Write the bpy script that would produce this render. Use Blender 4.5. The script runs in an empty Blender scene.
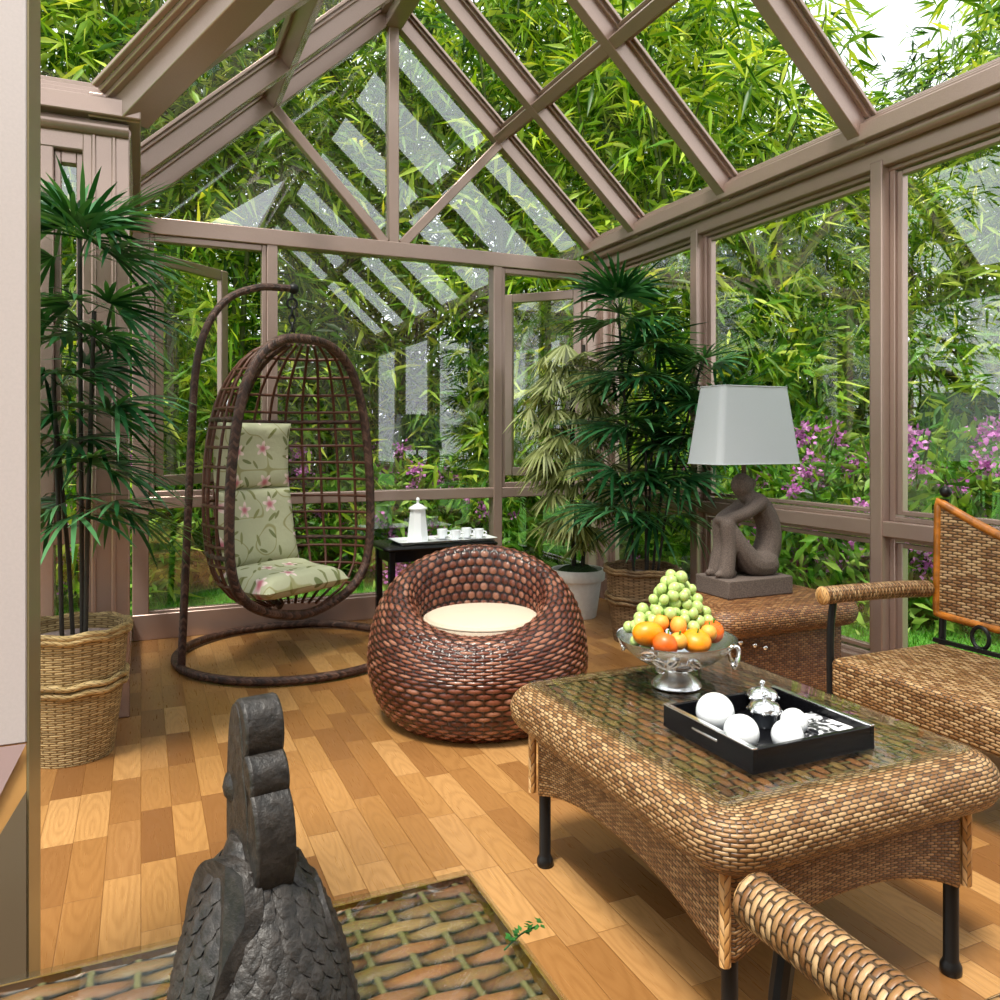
import bpy, bmesh, math, random
import numpy as np
from mathutils import Vector, Matrix
PI = math.pi
SC = bpy.context.scene
COL = SC.collection
rng = np.random.default_rng(7)
random.seed(7)

# ------------------------------------------------------------------ nodes
class S:
    """socket wrapper so shader maths can be written as python"""
    def __init__(s, nt, sock): s.nt, s.s = nt, sock
    def m(s, op, *a, clamp=False):
        n = s.nt.nodes.new('ShaderNodeMath'); n.operation = op; n.use_clamp = clamp
        for i, x in enumerate((s,) + a):
            if isinstance(x, S): s.nt.links.new(x.s, n.inputs[i])
            else: n.inputs[i].default_value = x
        return S(s.nt, n.outputs[0])
    def __add__(s, o): return s.m('ADD', o)
    __radd__ = __add__
    def __sub__(s, o): return s.m('SUBTRACT', o)
    def __rsub__(s, o): return (s * -1.0) + o
    def __mul__(s, o): return s.m('MULTIPLY', o)
    __rmul__ = __mul__
    def __truediv__(s, o): return s.m('DIVIDE', o)
    def floor(s): return s.m('FLOOR')
    def fract(s): return s.m('FRACT')
    def abs(s): return s.m('ABSOLUTE')
    def max(s, o): return s.m('MAXIMUM', o)
    def min(s, o): return s.m('MINIMUM', o)
    def pow(s, o): return s.m('POWER', o)
    def sqrt(s): return s.m('SQRT')
    def cos(s): return s.m('COSINE')
    def gt(s, o): return s.m('GREATER_THAN', o)
    def lt(s, o): return s.m('LESS_THAN', o)
    def sat(s): return s.m('ADD', 0.0, clamp=True)
    def step(s, a, b):
        n = s.nt.nodes.new('ShaderNodeMapRange'); n.interpolation_type = 'SMOOTHSTEP'
        s.nt.links.new(s.s, n.inputs[0]); n.inputs[1].default_value = a; n.inputs[2].default_value = b
        return S(s.nt, n.outputs[0])

class M:
    def __init__(s, name):
        s.mat = bpy.data.materials.new(name); s.mat.use_nodes = True
        s.nt = s.mat.node_tree; s.nt.nodes.clear()
        s.out = s.nt.nodes.new('ShaderNodeOutputMaterial')
    def node(s, t, **kw):
        n = s.nt.nodes.new(t)
        for k, v in kw.items(): setattr(n, k, v)
        return n
    def link(s, a, b): s.nt.links.new(a.s if isinstance(a, S) else a, b)
    def set(s, sock, v):
        if isinstance(v, S): s.link(v, sock)
        elif hasattr(v, 'is_linked'): s.nt.links.new(v, sock)
        elif isinstance(v, (tuple, list)) and len(v) == 3 and sock.type == 'RGBA': sock.default_value = (*v, 1)
        else: sock.default_value = v
    def coord(s, kind):
        if kind == 'UV':
            n = s.node('ShaderNodeTexCoord'); o = n.outputs['UV']
        else:
            n = s.node('ShaderNodeTexCoord'); o = n.outputs['Object']
        return o
    def xyz(s, vec):
        n = s.node('ShaderNodeSeparateXYZ'); s.nt.links.new(vec, n.inputs[0])
        return [S(s.nt, n.outputs[i]) for i in range(3)]
    def vec(s, x, y, z=0.0):
        n = s.node('ShaderNodeCombineXYZ')
        for i, q in enumerate((x, y, z)): s.set(n.inputs[i], q)
        return n.outputs[0]
    def noise(s, vec, scale=5, detail=3, rough=.55, dist=0):
        n = s.node('ShaderNodeTexNoise')
        if vec is not None: s.nt.links.new(vec, n.inputs['Vector'])
        n.inputs['Scale'].default_value = scale; n.inputs['Detail'].default_value = detail
        n.inputs['Roughness'].default_value = rough; n.inputs['Distortion'].default_value = dist
        return S(s.nt, n.outputs[0])
    def white(s, vec):
        n = s.node('ShaderNodeTexWhiteNoise'); n.noise_dimensions = '3D'
        s.nt.links.new(vec, n.inputs['Vector'])
        return S(s.nt, n.outputs['Value'])
    def ramp(s, fac, stops):
        n = s.node('ShaderNodeValToRGB'); s.set(n.inputs[0], fac)
        e = n.color_ramp.elements
        while len(e) < len(stops): e.new(.5)
        for q, (p, c) in zip(e, stops): q.position = p; q.color = (*c, 1)
        return n.outputs[0]
    def mix(s, fac, a, b):
        n = s.node('ShaderNodeMix', data_type='RGBA')
        s.set(n.inputs[0], fac); s.set(n.inputs[6], a); s.set(n.inputs[7], b)
        return n.outputs[2]
    def bump(s, h, dist=.003, strength=1.0):
        n = s.node('ShaderNodeBump'); n.inputs['Strength'].default_value = strength
        n.inputs['Distance'].default_value = dist; s.set(n.inputs['Height'], h)
        return n.outputs[0]
    def pbr(s, color, rough=.5, metal=0., normal=None, spec=.5, coat=0., trans=0., ior=1.5):
        n = s.node('ShaderNodeBsdfPrincipled')
        s.set(n.inputs['Base Color'], color); s.set(n.inputs['Roughness'], rough)
        s.set(n.inputs['Metallic'], metal); n.inputs['Specular IOR Level'].default_value = spec
        n.inputs['Coat Weight'].default_value = coat; n.inputs['Coat Roughness'].default_value = .05
        n.inputs['Transmission Weight'].default_value = trans; n.inputs['IOR'].default_value = ior
        if normal is not None: s.link(normal, n.inputs['Normal'])
        return n.outputs[0]
    def done(s, sh): s.nt.links.new(sh, s.out.inputs[0]); return s.mat

def C(h, g=2.2):
    h = h.lstrip('#'); return tuple(((int(h[i:i+2], 16) / 255.) ** g) for i in (0, 2, 4))

def plain(name, col, rough=.5, metal=0., noise=0., nscale=30, bump=0., coat=0., spec=.5):
    m = M(name); c = col; nrm = None
    if noise or bump:
        nz = m.noise(m.coord('Object'), nscale, 4)
        if noise: c = m.mix(nz.step(.3, .7), tuple(x * (1 - noise) for x in col), tuple(min(1, x * (1 + noise)) for x in col))
        if bump: nrm = m.bump(nz, bump)
    return m.done(m.pbr(c, rough, metal, nrm, spec, coat))

def weave_mat(name, cols, gap_shade, stake, rough=.45, bump=.004, jitter=.12, spec=.45, g=(.2, .55), sw=.26):
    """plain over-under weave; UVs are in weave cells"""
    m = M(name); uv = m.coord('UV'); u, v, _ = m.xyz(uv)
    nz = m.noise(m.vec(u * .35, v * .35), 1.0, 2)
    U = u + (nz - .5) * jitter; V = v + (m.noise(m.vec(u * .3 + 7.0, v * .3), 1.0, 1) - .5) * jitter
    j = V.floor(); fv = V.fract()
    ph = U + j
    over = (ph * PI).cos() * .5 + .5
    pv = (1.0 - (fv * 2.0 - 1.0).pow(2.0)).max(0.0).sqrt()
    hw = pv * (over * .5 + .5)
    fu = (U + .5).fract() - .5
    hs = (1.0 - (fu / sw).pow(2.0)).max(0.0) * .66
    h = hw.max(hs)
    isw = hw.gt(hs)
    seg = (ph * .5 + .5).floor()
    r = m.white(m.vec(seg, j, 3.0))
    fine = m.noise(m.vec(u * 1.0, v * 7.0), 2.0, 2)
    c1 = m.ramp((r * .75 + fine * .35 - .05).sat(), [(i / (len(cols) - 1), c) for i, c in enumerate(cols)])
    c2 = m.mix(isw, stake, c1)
    c3 = m.mix(h.step(*g), gap_shade, c2)  # shade between strands mixed into the colour where the weave is low
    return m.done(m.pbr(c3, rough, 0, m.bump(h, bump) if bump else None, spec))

def wrap_mat(name, cols, gap_shade, rough=.5, bump=.003):
    """rope / wrapped cane: uv v runs along the rod, u around it (cells)"""
    m = M(name); uv = m.coord('UV'); u, v, _ = m.xyz(uv)
    k = (u.fract() - .5).abs() * 2.0
    d = v + k * .9 + u.floor() * .5
    f = d.fract(); h = (1.0 - (f * 2.0 - 1.0).pow(2.0)).max(0.0).sqrt()
    h = h * (1.0 - (k * 2.0 - 1.0).abs().pow(4.0) * .5)
    r = m.white(m.vec(d.floor(), u.floor(), 1.0))
    c = m.ramp(r, [(i / (len(cols) - 1), c) for i, c in enumerate(cols)])
    c = m.mix(h.step(.1, .55), gap_shade, c)  # shade in the grooves between wraps put into the colour
    return m.done(m.pbr(c, rough, 0, m.bump(h, bump), .4))

def leaf_mat(name, cols, trans=.35, rough=.45, tcol=None):
    m = M(name)
    g = m.node('ShaderNodeNewGeometry')
    r = S(m.nt, g.outputs['Random Per Island'])
    c = m.ramp(r, [(i / (len(cols) - 1), c) for i, c in enumerate(cols)])
    p = m.pbr(c, rough, 0, None, .35)
    t = m.node('ShaderNodeBsdfTranslucent')
    if tcol is None:
        mm = m.node('ShaderNodeMix', data_type='RGBA', blend_type='MULTIPLY'); mm.inputs[0].default_value = 1
        m.link(c, mm.inputs[6]); mm.inputs[7].default_value = (1.5, 1.25, .35, 1); m.link(mm.outputs[2], t.inputs[0])
    else: t.inputs[0].default_value = (*tcol, 1)
    x = m.node('ShaderNodeMixShader'); x.inputs[0].default_value = trans
    m.link(p, x.inputs[1]); m.link(t.outputs[0], x.inputs[2])
    return m.done(x.outputs[0])

def glass_mat(name, f0=.05, tint=(1, 1, 1)):
    """thin pane: schlick reflection over clear transmission, same from both sides"""
    m = M(name)
    g = m.node('ShaderNodeNewGeometry'); d = m.node('ShaderNodeVectorMath', operation='DOT_PRODUCT')
    m.link(g.outputs['Incoming'], d.inputs[0]); m.link(g.outputs['Normal'], d.inputs[1])
    c = S(m.nt, d.outputs['Value']).abs(); fac = (1.0 - c).max(0.0).pow(5.0) * (1 - f0) + f0
    t = m.node('ShaderNodeBsdfTransparent'); t.inputs[0].default_value = (*tint, 1)
    g = m.node('ShaderNodeBsdfGlossy'); g.inputs['Roughness'].default_value = 0.0
    x = m.node('ShaderNodeMixShader')
    m.link(fac, x.inputs[0]); m.link(t.outputs[0], x.inputs[1]); m.link(g.outputs[0], x.inputs[2])
    return m.done(x.outputs[0])

MT = {}
def mats():
    MT['frame'] = plain('painted_aluminium', C('#ab9388'), .27, .5, .06, 300, .0002)
    MT['frame_dark'] = plain('dark_gasket', C('#2c2723'), .5)
    MT['glass'] = glass_mat('window_glass', .25)
    MT['roofglass'] = glass_mat('roof_glass', .03, (.84, .86, .85))
    MT['pale'] = plain('pale_paint', C('#c6bab8'), .3, 0, .03, 200)
    MT['black'] = plain('black_iron', (.006, .006, .006), .4, 0, spec=.3)
    MT['blackwood'] = plain('black_lacquer', (.004, .004, .005), .25, spec=.25)
    MT['white'] = plain('white_ceramic', (.86, .88, .9), .15, coat=.4)
    MT['shade'] = plain('lamp_linen', C('#a6abaf'), .9, 0, .03, 400, .0003)
    MT['cream'] = plain('cream_canvas', C('#c9b8a2'), .95, 0, .06, 350, .001)
    MT['stone'] = plain('carved_stone', C('#5c5049'), .85, 0, .35, 220, .002)
    MT['rooster'] = plain('cast_stone', C('#2b2724'), .5, .1, .55, 60, .004)
    MT['silver'] = plain('polished_silver', (.86, .86, .87), .2, 1.0)
    MT['soil'] = plain('pebble_soil', C('#b9a09a'), .95, 0, .35, 120, .01)
    MT['moss'] = plain('moss', C('#20380f'), .95, 0, .5, 90, .012)
    MT['potwhite'] = plain('white_planter', C('#cfcfcb'), .6, 0, .05, 40)
    MT['stem'] = plain('dark_cane', C('#2a241b'), .7, 0, .4, 40)
    MT['bark'] = plain('garden_cane', C('#4f5a2a'), .7, 0, .4, 20)
    MT['grape'] = plain('grape_skin', C('#a9bf70'), .3, 0, .15, 60)
    MT['orange'] = plain('orange_peel', C('#ee8a12'), .4, 0, .12, 40, .001)
    MT['redorange'] = plain('ripe_peel', C('#ea6418'), .4, 0, .3, 12, .001)
    MT['apricot'] = plain('apricot_skin', C('#e59a3e'), .5, 0, .15, 30)
    MT['goldtrim'] = plain('gold_edging', C('#8a6a33'), .35, .4)
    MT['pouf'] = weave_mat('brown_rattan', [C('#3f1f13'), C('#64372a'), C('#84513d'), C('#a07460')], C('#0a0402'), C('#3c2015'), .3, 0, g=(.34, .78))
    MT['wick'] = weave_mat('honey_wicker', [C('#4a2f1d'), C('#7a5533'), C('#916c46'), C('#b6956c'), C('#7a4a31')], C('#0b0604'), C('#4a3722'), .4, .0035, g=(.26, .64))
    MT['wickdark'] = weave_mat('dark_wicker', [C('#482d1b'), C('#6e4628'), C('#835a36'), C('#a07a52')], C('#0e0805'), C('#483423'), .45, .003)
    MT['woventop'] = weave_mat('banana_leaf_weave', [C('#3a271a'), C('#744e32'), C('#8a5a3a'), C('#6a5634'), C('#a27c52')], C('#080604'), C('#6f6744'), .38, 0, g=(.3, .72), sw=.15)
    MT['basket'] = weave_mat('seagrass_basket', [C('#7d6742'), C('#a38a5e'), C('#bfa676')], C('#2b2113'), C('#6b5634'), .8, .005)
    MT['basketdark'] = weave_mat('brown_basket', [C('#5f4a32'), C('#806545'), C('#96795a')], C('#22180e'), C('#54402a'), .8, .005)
    MT['rope'] = wrap_mat('brown_cane_wrap', [C('#2e1e17'), C('#4a3127'), C('#644a3e')], C('#0e0806'))
    MT['ropelight'] = wrap_mat('honey_cane_wrap', [C('#a5743f'), C('#c79a63'), C('#ddb887')], C('#2a1a0d'))
    MT['strand'] = plain('cane_strand', C('#54301f'), .5, 0, .2, 60)
    MT['amber'] = plain('amber_bamboo_edge', C('#a2611f'), .35, 0, .35, 25)
    MT['rim_basket'] = wrap_mat('basket_rope', [C('#8a7148'), C('#b29765'), C('#c9ae7c')], C('#2b2113'))
    MT['rim_basketdark'] = wrap_mat('basket_rope_dark', [C('#5f4a32'), C('#806545'), C('#967a58')], C('#22180e'))
    MT['rhapis'] = leaf_mat('lady_palm_leaf', [C('#12301a'), C('#24502e'), C('#37693f'), C('#5a8f5e')], .22, .3)
    MT['fanpalm'] = leaf_mat('pale_palm_leaf', [C('#36421c'), C('#6c763c'), C('#9aa264'), C('#c0c690')], .25, .45)
    MT['bamboo'] = leaf_mat('bamboo_leaf', [C('#2c5210'), C('#5c8c1c'), C('#9cc038'), C('#dbe66a')], .4, .4)
    MT['bamboo2'] = leaf_mat('dark_bamboo_leaf', [C('#1b380d'), C('#376218'), C('#659628'), C('#a8c850')], .35, .4)
    MT['bush'] = leaf_mat('shrub_leaf', [C('#2c5518'), C('#4a7f28'), C('#6fa23a'), C('#a5c45c')], .35, .45)
    MT['petal'] = leaf_mat('pink_petal', [C('#a2419a'), C('#c163b9'), C('#d888cf'), C('#e6a8dc')], .3, .6, (.7, .3, .65))
    MT['lawn'] = plain('lawn_turf', C('#4f8a30'), .9, 0, .35, 12, .03)
    MT['blade'] = leaf_mat('grass_blade', [C('#3f7a24'), C('#5fa038'), C('#7cbc50')], .4)
    MT['earth'] = plain('garden_earth', C('#2a2a14'), .95, 0, .4, 6, .05)
    # plank floor -----------------------------------------------------------
    m = M('oak_laminate'); x, y, z = m.xyz(m.coord('Object'))
    W = .0955; L = .36
    i = (x / W).floor(); r1 = m.white(m.vec(i, 1.0, 2.0))
    yy = y / L + r1 * 1.0; j = yy.floor(); r = m.white(m.vec(i, j, 5.0)); r2 = m.white(m.vec(i, j, 9.0))
    fx = (x / W).fract(); fy = yy.fract()
    px = (fx - .5) * 1.0; py = (fy - r2 * 1.6 + .3) * L / W * .15
    dist = m.noise(m.vec(x * 9.0 + r * 40.0, y * 2.5 + r2 * 17.0), 1.0, 3)
    rad = (px.pow(2.0) + py.pow(2.0)).sqrt() + dist * .55
    ring = (rad * 40.0).cos() * .5 + .5
    grain = m.noise(m.vec(x * 160.0, y * 7.0 + r * 30.0), 1.0, 3)
    base = m.ramp(r, [(0, C('#754f2f')), (.3, C('#8f653b')), (.55, C('#a07546')), (.8, C('#b08555')), (1, C('#835a34'))])
    dark = m.mix((ring.pow(2.0) * .2 + (grain - .4) * .5).sat(), base, C('#6b4420'))
    edge = (fx.min(1.0 - fx) * W).min(fy.min(1.0 - fy) * L)
    col = m.mix(edge.step(.0002, .0012), C('#6b4520'), dark)
    MT['floor'] = m.done(m.pbr(col, (grain * .15 + .22), 0, m.bump(edge.step(0, .002), .0006), .45))
    # floral cushion ----------------------------------------------------------
    m = M('floral_cotton'); u, v, _ = m.xyz(m.coord('UV'))
    def motif(S_, off, kind):
        a = u * S_ + off; b = v * S_ + off * .37
        ci = a.floor(); cj = b.floor(); q = m.white(m.vec(ci, cj, off)); q2 = m.white(m.vec(cj, ci, off + 2.0))
        dx = a.fract() - (q * .36 + .32); dy = b.fract() - (q2 * .36 + .32)
        th = dy.m('ARCTAN2', dx) + q * 6.28; rr = (dx.pow(2.0) + dy.pow(2.0)).sqrt()
        if kind == 'flower':
            lim = (th * 5.0).cos() * .08 + .2
            return (lim - rr).step(0, .03), rr, q
        ca = th.cos(); sa = th.m('SINE')
        e = ((rr * ca / .30).pow(2.0) + (rr * sa / .085).pow(2.0))
        return (1.0 - e).step(0, .3), e, q
    f1, rr, q = motif(5.2, 3.1, 'flower'); l1, e1, q1 = motif(7.5, 1.7, 'leaf'); l2, e2, q2 = motif(9.0, 6.4, 'leaf')
    vine = (m.noise(m.vec(u, v), 4.5, 0) - .5).abs(); vine = 1.0 - vine.step(.004, .012)
    c = C('#bcbd9c')
    c = m.mix(vine * .7, c, C('#8f8a52'))
    c = m.mix(l1 * .85, c, m.mix(q1, C('#5f6b3a'), C('#8b8a55')))
    c = m.mix(l2 * q2.gt(.45) * .8, c, C('#6f7440'))
    c = m.mix(f1 * q.gt(.35), c, m.mix(rr.step(.02, .2), C('#c0707c'), C('#ead7cf')))
    MT['floral'] = m.done(m.pbr(c, .8, 0, m.bump(m.noise(m.coord('UV'), 25, 2), .004), .3))
    # magazine print ------------------------------------------------------------
    m = M('photo_print'); nz = m.noise(m.coord('Object'), 26, 3, .6, 1.2)
    MT['print'] = m.done(m.pbr(m.ramp(nz.step(.44, .56), [(0, (.03, .03, .035)), (.5, (.45, .45, .47)), (1, (.85, .85, .87))]), .3))
mats()

# ------------------------------------------------------------------ mesh builder
class MB:
    def __init__(s): s.v = []; s.f = []; s.uv = []; s.has = False
    def add(s, verts, faces, uvs=None):
        o = len(s.v); s.v.extend([tuple(map(float, p)) for p in verts])
        for k, f in enumerate(faces):
            s.f.append(tuple(i + o for i in f))
            if uvs is not None: s.has = True; s.uv.append([uvs[i] for i in f])
            else: s.uv.append([(verts[i][0], verts[i][1]) for i in f])
        return s
    def addf(s, verts, faces, fuv):
        o = len(s.v); s.v.extend([tuple(map(float, p)) for p in verts]); s.has = True
        for f, q in zip(faces, fuv): s.f.append(tuple(i + o for i in f)); s.uv.append(q)
        return s
    def box(s, x0, x1, y0, y1, z0, z1):
        v = [(x, y, z) for z in (z0, z1) for y in (y0, y1) for x in (x0, x1)]
        return s.add(v, [(0, 2, 3, 1), (4, 5, 7, 6), (0, 1, 5, 4), (2, 6, 7, 3), (0, 4, 6, 2), (1, 3, 7, 5)])
    def beam(s, p0, p1, w, h, up=(0, 0, 1), off=(0, 0)):
        p0, p1 = Vector(p0), Vector(p1); d = (p1 - p0).normalized(); up = Vector(up)
        sd = d.cross(up).normalized(); u2 = sd.cross(d).normalized()
        v = []
        for p in (p0, p1):
            for a, b in ((-1, -1), (1, -1), (1, 1), (-1, 1)):
                v.append(p + sd * (a * w / 2 + off[0]) + u2 * (b * h / 2 + off[1]))
        return s.add(v, [(3, 2, 1, 0), (4, 5, 6, 7), (0, 1, 5, 4), (1, 2, 6, 5), (2, 3, 7, 6), (3, 0, 4, 7)])
    def grid(s, P, UV=None, cu=False, cv=False):
        """P: array nu x nv x 3 ; UV same shape (nu+cu, nv+cv, 2)"""
        nu, nv = P.shape[:2]; vs = P.reshape(-1, 3).tolist(); fs = []; fu = []
        for i in range(nu if cu else nu - 1):
            i2 = (i + 1) % nu
            for j in range(nv if cv else nv - 1):
                j2 = (j + 1) % nv
                fs.append((i * nv + j, i2 * nv + j, i2 * nv + j2, i * nv + j2))
                if UV is not None:
                    fu.append([tuple(UV[i, j]), tuple(UV[i + 1, j]), tuple(UV[i + 1, j + 1]), tuple(UV[i, j + 1])])
        if UV is None: return s.add(vs, fs)
        return s.addf(vs, fs, fu)
    def tube(s, path, r, n=10, closed=False, cap=True, cells=(1, None), rz=None):
        """cells=(cells round, cell length)"""
        P = [Vector(p) for p in path]; k = len(P); rs = r if hasattr(r, '__len__') else [r] * k
        T = []
        for i in range(k):
            a = P[(i - 1) % k] if (closed or i > 0) else P[0]; b = P[(i + 1) % k] if (closed or i < k - 1) else P[-1]
            T.append((b - a).normalized())
        nrm = T[0].orthogonal().normalized(); fr = []
        for i in range(k):
            if i: nrm = (nrm - T[i] * nrm.dot(T[i])).normalized()
            fr.append((nrm.copy(), T[i].cross(nrm)))
        A = np.zeros((k, n, 3)); ln = [0]
        for i in range(k):
            if i: ln.append(ln[-1] + (P[i] - P[i - 1]).length)
            for j in range(n):
                t = 2 * PI * j / n; A[i, j] = P[i] + (fr[i][0] * math.cos(t) + fr[i][1] * math.sin(t)) * rs[i]
        ln.append(ln[-1] + (P[0] - P[-1]).length)
        cl = cells[1] or .02
        UV = np.zeros((k + 1, n + 1, 2))
        for i in range(k + 1):
            for j in range(n + 1): UV[i, j] = (cells[0] * j / n, ln[i] / cl)
        s.grid(A, UV, closed, True)
        if cap and not closed:
            o = len(s.v) - k * n
            s.f.append(tuple(o + j for j in range(n))[::-1]); s.uv.append([(0, 0)] * n)
            s.f.append(tuple(o + (k - 1) * n + j for j in range(n))); s.uv.append([(0, 0)] * n)
        return s
    def lathe(s, prof, n=32, c=(0, 0, 0), cell=None, sq=None):
        k = len(prof); A = np.zeros((n, k, 3)); L = [0]
        for j in range(1, k): L.append(L[-1] + math.hypot(prof[j][0] - prof[j - 1][0], prof[j][1] - prof[j - 1][1]))
        R = max(p[0] for p in prof)
        for i in range(n):
            t = 2 * PI * i / n
            for j, (r, z) in enumerate(prof): A[i, j] = (c[0] + r * math.cos(t), c[1] + r * math.sin(t), c[2] + z)
        if cell:
            nc = round(2 * PI * R / cell[0] / 2) * 2
            UV = np.zeros((n + 1, k, 2))
            for i in range(n + 1):
                for j in range(k): UV[i, j] = (nc * i / n, L[j] / cell[1])
        else:
            UV = np.zeros((n + 1, k, 2))
            for i in range(n + 1):
                for j in range(k): UV[i, j] = (2 * PI * R * i / n, L[j])
        return s.grid(A, UV, True, False)
    def sphere(s, c, r, n=14, sc=(1, 1, 1)):
        prof = [(max(1e-4, math.sin(PI * j / (n // 2 + 1))) , -math.cos(PI * j / (n // 2 + 1))) for j in range(n // 2 + 2)]
        o = len(s.v); s.lathe(prof, n)
        for i in range(o, len(s.v)):
            x, y, z = s.v[i]; s.v[i] = (c[0] + x * r * sc[0], c[1] + y * r * sc[1], c[2] + z * r * sc[2])
        return s
    def prism(s, poly, t, axis='z', at=0.0, tr=None):
        """poly of 2d points extruded by t; tr maps (a,b,h)->xyz"""
        n = len(poly); tr = tr or (lambda a, b, h: (a, b, at + h))
        v = [tr(a, b, 0) for a, b in poly] + [tr(a, b, t) for a, b in poly]
        f = [tuple(range(n))[::-1], tuple(range(n, 2 * n))] + [(i, (i + 1) % n, n + (i + 1) % n, n + i) for i in range(n)]
        return s.add(v, f)
    def loft(s, path, prof, cell=(.03, .02), warp=None, cap_end=False, cap_start=False, capcell=None):
        """closed path [(x,y,nx,ny)], profile [(offset,z)]"""
        n = len(path); k = len(prof); A = np.zeros((n, k, 3)); lu = [0]; lv = [0]
        for j in range(1, k): lv.append(lv[-1] + math.hypot(prof[j][0] - prof[j - 1][0], prof[j][1] - prof[j - 1][1]))
        for i in range(1, n + 1):
            a, b = path[i % n], path[i - 1]; om = max(p[0] for p in prof) * .8; lu.append(lu[-1] + math.hypot(a[0] + a[2] * om - b[0] - b[2] * om, a[1] + a[3] * om - b[1] - b[3] * om))
        for i, (x, y, nx, ny) in enumerate(path):
            for j, (o, z) in enumerate(prof):
                q = (x + nx * o, y + ny * o, z)
                A[i, j] = warp(*q) if warp else q
        nc = max(2, round(lu[-1] / cell[0] / 2) * 2)
        UV = np.zeros((n + 1, k, 2))
        for i in range(n + 1):
            for j in range(k): UV[i, j] = (nc * lu[i] / lu[-1], lv[j] / cell[1])
        s.grid(A, UV, True, False)
        o = len(s.v) - n * k; cc = capcell or cell
        for flag, j, rev in ((cap_start, 0, True), (cap_end, k - 1, False)):
            if flag:
                ids = [o + i * k + j for i in range(n)]
                if rev: ids = ids[::-1]
                s.f.append(tuple(ids)); s.uv.append([(s.v[q][0] / cc[0], s.v[q][1] / cc[1]) for q in ids])
        return s
    def build(s, name, mat, parent=None, smooth=35, bevel=0, loc=None, segs=2):
        me = bpy.data.meshes.new(name); me.from_pydata(s.v, [], s.f)
        if s.has or True:
            ul = me.uv_layers.new(name='UVMap'); flat = np.array([c for f in s.uv for q in f for c in q], dtype=np.float32)
            ul.data.foreach_set('uv', flat)
        bm = bmesh.new(); bm.from_mesh(me); bmesh.ops.recalc_face_normals(bm, faces=bm.faces); bm.to_mesh(me); bm.free()
        if smooth:
            me.polygons.foreach_set('use_smooth', [True] * len(me.polygons)); me.set_sharp_from_angle(angle=math.radians(smooth))
        me.materials.append(MT[mat] if isinstance(mat, str) else mat)
        o = bpy.data.objects.new(name, me); COL.objects.link(o)
        if parent: o.parent = parent
        if loc is not None: o.location = loc
        if bevel:
            b = o.modifiers.new('bevel', 'BEVEL'); b.width = bevel; b.segments = segs; b.limit_method = 'ANGLE'; b.angle_limit = math.radians(40)
            b.harden_normals = False
        return o

def soup(name, V, F, mat, parent=None, loc=None, smooth=True):
    """fast mesh from numpy verts (n,3) and same-size faces (m,k)"""
    me = bpy.data.meshes.new(name); V = np.asarray(V, np.float32); F = np.asarray(F, np.int32)
    me.vertices.add(len(V)); me.vertices.foreach_set('co', V.ravel())
    k = F.shape[1]; me.loops.add(F.size); me.loops.foreach_set('vertex_index', F.ravel())
    me.polygons.add(len(F)); me.polygons.foreach_set('loop_start', np.arange(0, F.size, k, dtype=np.int32))
    me.polygons.foreach_set('use_smooth', np.full(len(F), smooth)); me.update(calc_edges=True); me.validate()
    me.materials.append(MT[mat])
    o = bpy.data.objects.new(name, me); COL.objects.link(o)
    if parent: o.parent = parent
    if loc is not None: o.location = loc
    return o

def tag(o, label=None, cat=None, group=None, kind=None):
    if label: o['label'] = label
    if cat: o['category'] = cat
    if group: o['group'] = group
    if kind: o['kind'] = kind
    return o
def thing(name, loc, label=None, cat=None, group=None, rz=0, kind=None):
    o = bpy.data.objects.new(name, None); COL.objects.link(o); o.location = loc; o.rotation_euler = (0, 0, rz)
    o.empty_display_size = .1
    return tag(o, label, cat, group, kind)
def copy_tree(o, parent=None):
    c = o.copy(); COL.objects.link(c)
    if parent: c.parent = parent
    for ch in list(o.children): copy_tree(ch, c)
    return c
def rrect(x0, x1, y0, y1, r, n=6, step=None):
    out = []
    cs = [(x1 - r, y1 - r, 0), (x0 + r, y1 - r, PI / 2), (x0 + r, y0 + r, PI), (x1 - r, y0 + r, 1.5 * PI)]
    for cx, cy, a in cs:
        for i in range(n + 1):
            t = a + PI / 2 * i / n; out.append((cx + r * math.cos(t), cy + r * math.sin(t), math.cos(t), math.sin(t)))
    if step:
        res = []
        for i, p in enumerate(out):
            q = out[(i + 1) % len(out)]; res.append(p); d = math.hypot(q[0] - p[0], q[1] - p[1]); k = int(d / step)
            for j in range(1, k):
                t = j / k; res.append(tuple(p[m] * (1 - t) + q[m] * t for m in range(4)))
        out = res
    return out
def arc(c, r, a0, a1, n): return [(c[0] + r * math.cos(a0 + (a1 - a0) * i / n), c[1] + r * math.sin(a0 + (a1 - a0) * i / n)) for i in range(n + 1)]
def spline(pts, n):
    """catmull-rom through points, n per segment"""
    P = [np.array(p, float) for p in pts]; P = [2 * P[0] - P[1]] + P + [2 * P[-1] - P[-2]]; out = []
    for i in range(1, len(P) - 2):
        for k in range(n):
            t = k / n
            out.append(.5 * ((2 * P[i]) + (-P[i - 1] + P[i + 1]) * t + (2 * P[i - 1] - 5 * P[i] + 4 * P[i + 1] - P[i + 2]) * t * t + (-P[i - 1] + 3 * P[i] - 3 * P[i + 1] + P[i + 2]) * t ** 3))
    out.append(P[-2]); return [tuple(p) for p in out]
def cspline(pts, n):
    P = [np.array(p, float) for p in pts]; k = len(P); out = []
    for i in range(k):
        a, b, c, d = P[(i - 1) % k], P[i], P[(i + 1) % k], P[(i + 2) % k]
        for j in range(n):
            t = j / n; out.append(.5 * (2 * b + (-a + c) * t + (2 * a - 5 * b + 4 * c - d) * t * t + (-a + 3 * b - 3 * c + d) * t ** 3))
    return [tuple(p) for p in out]
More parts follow.
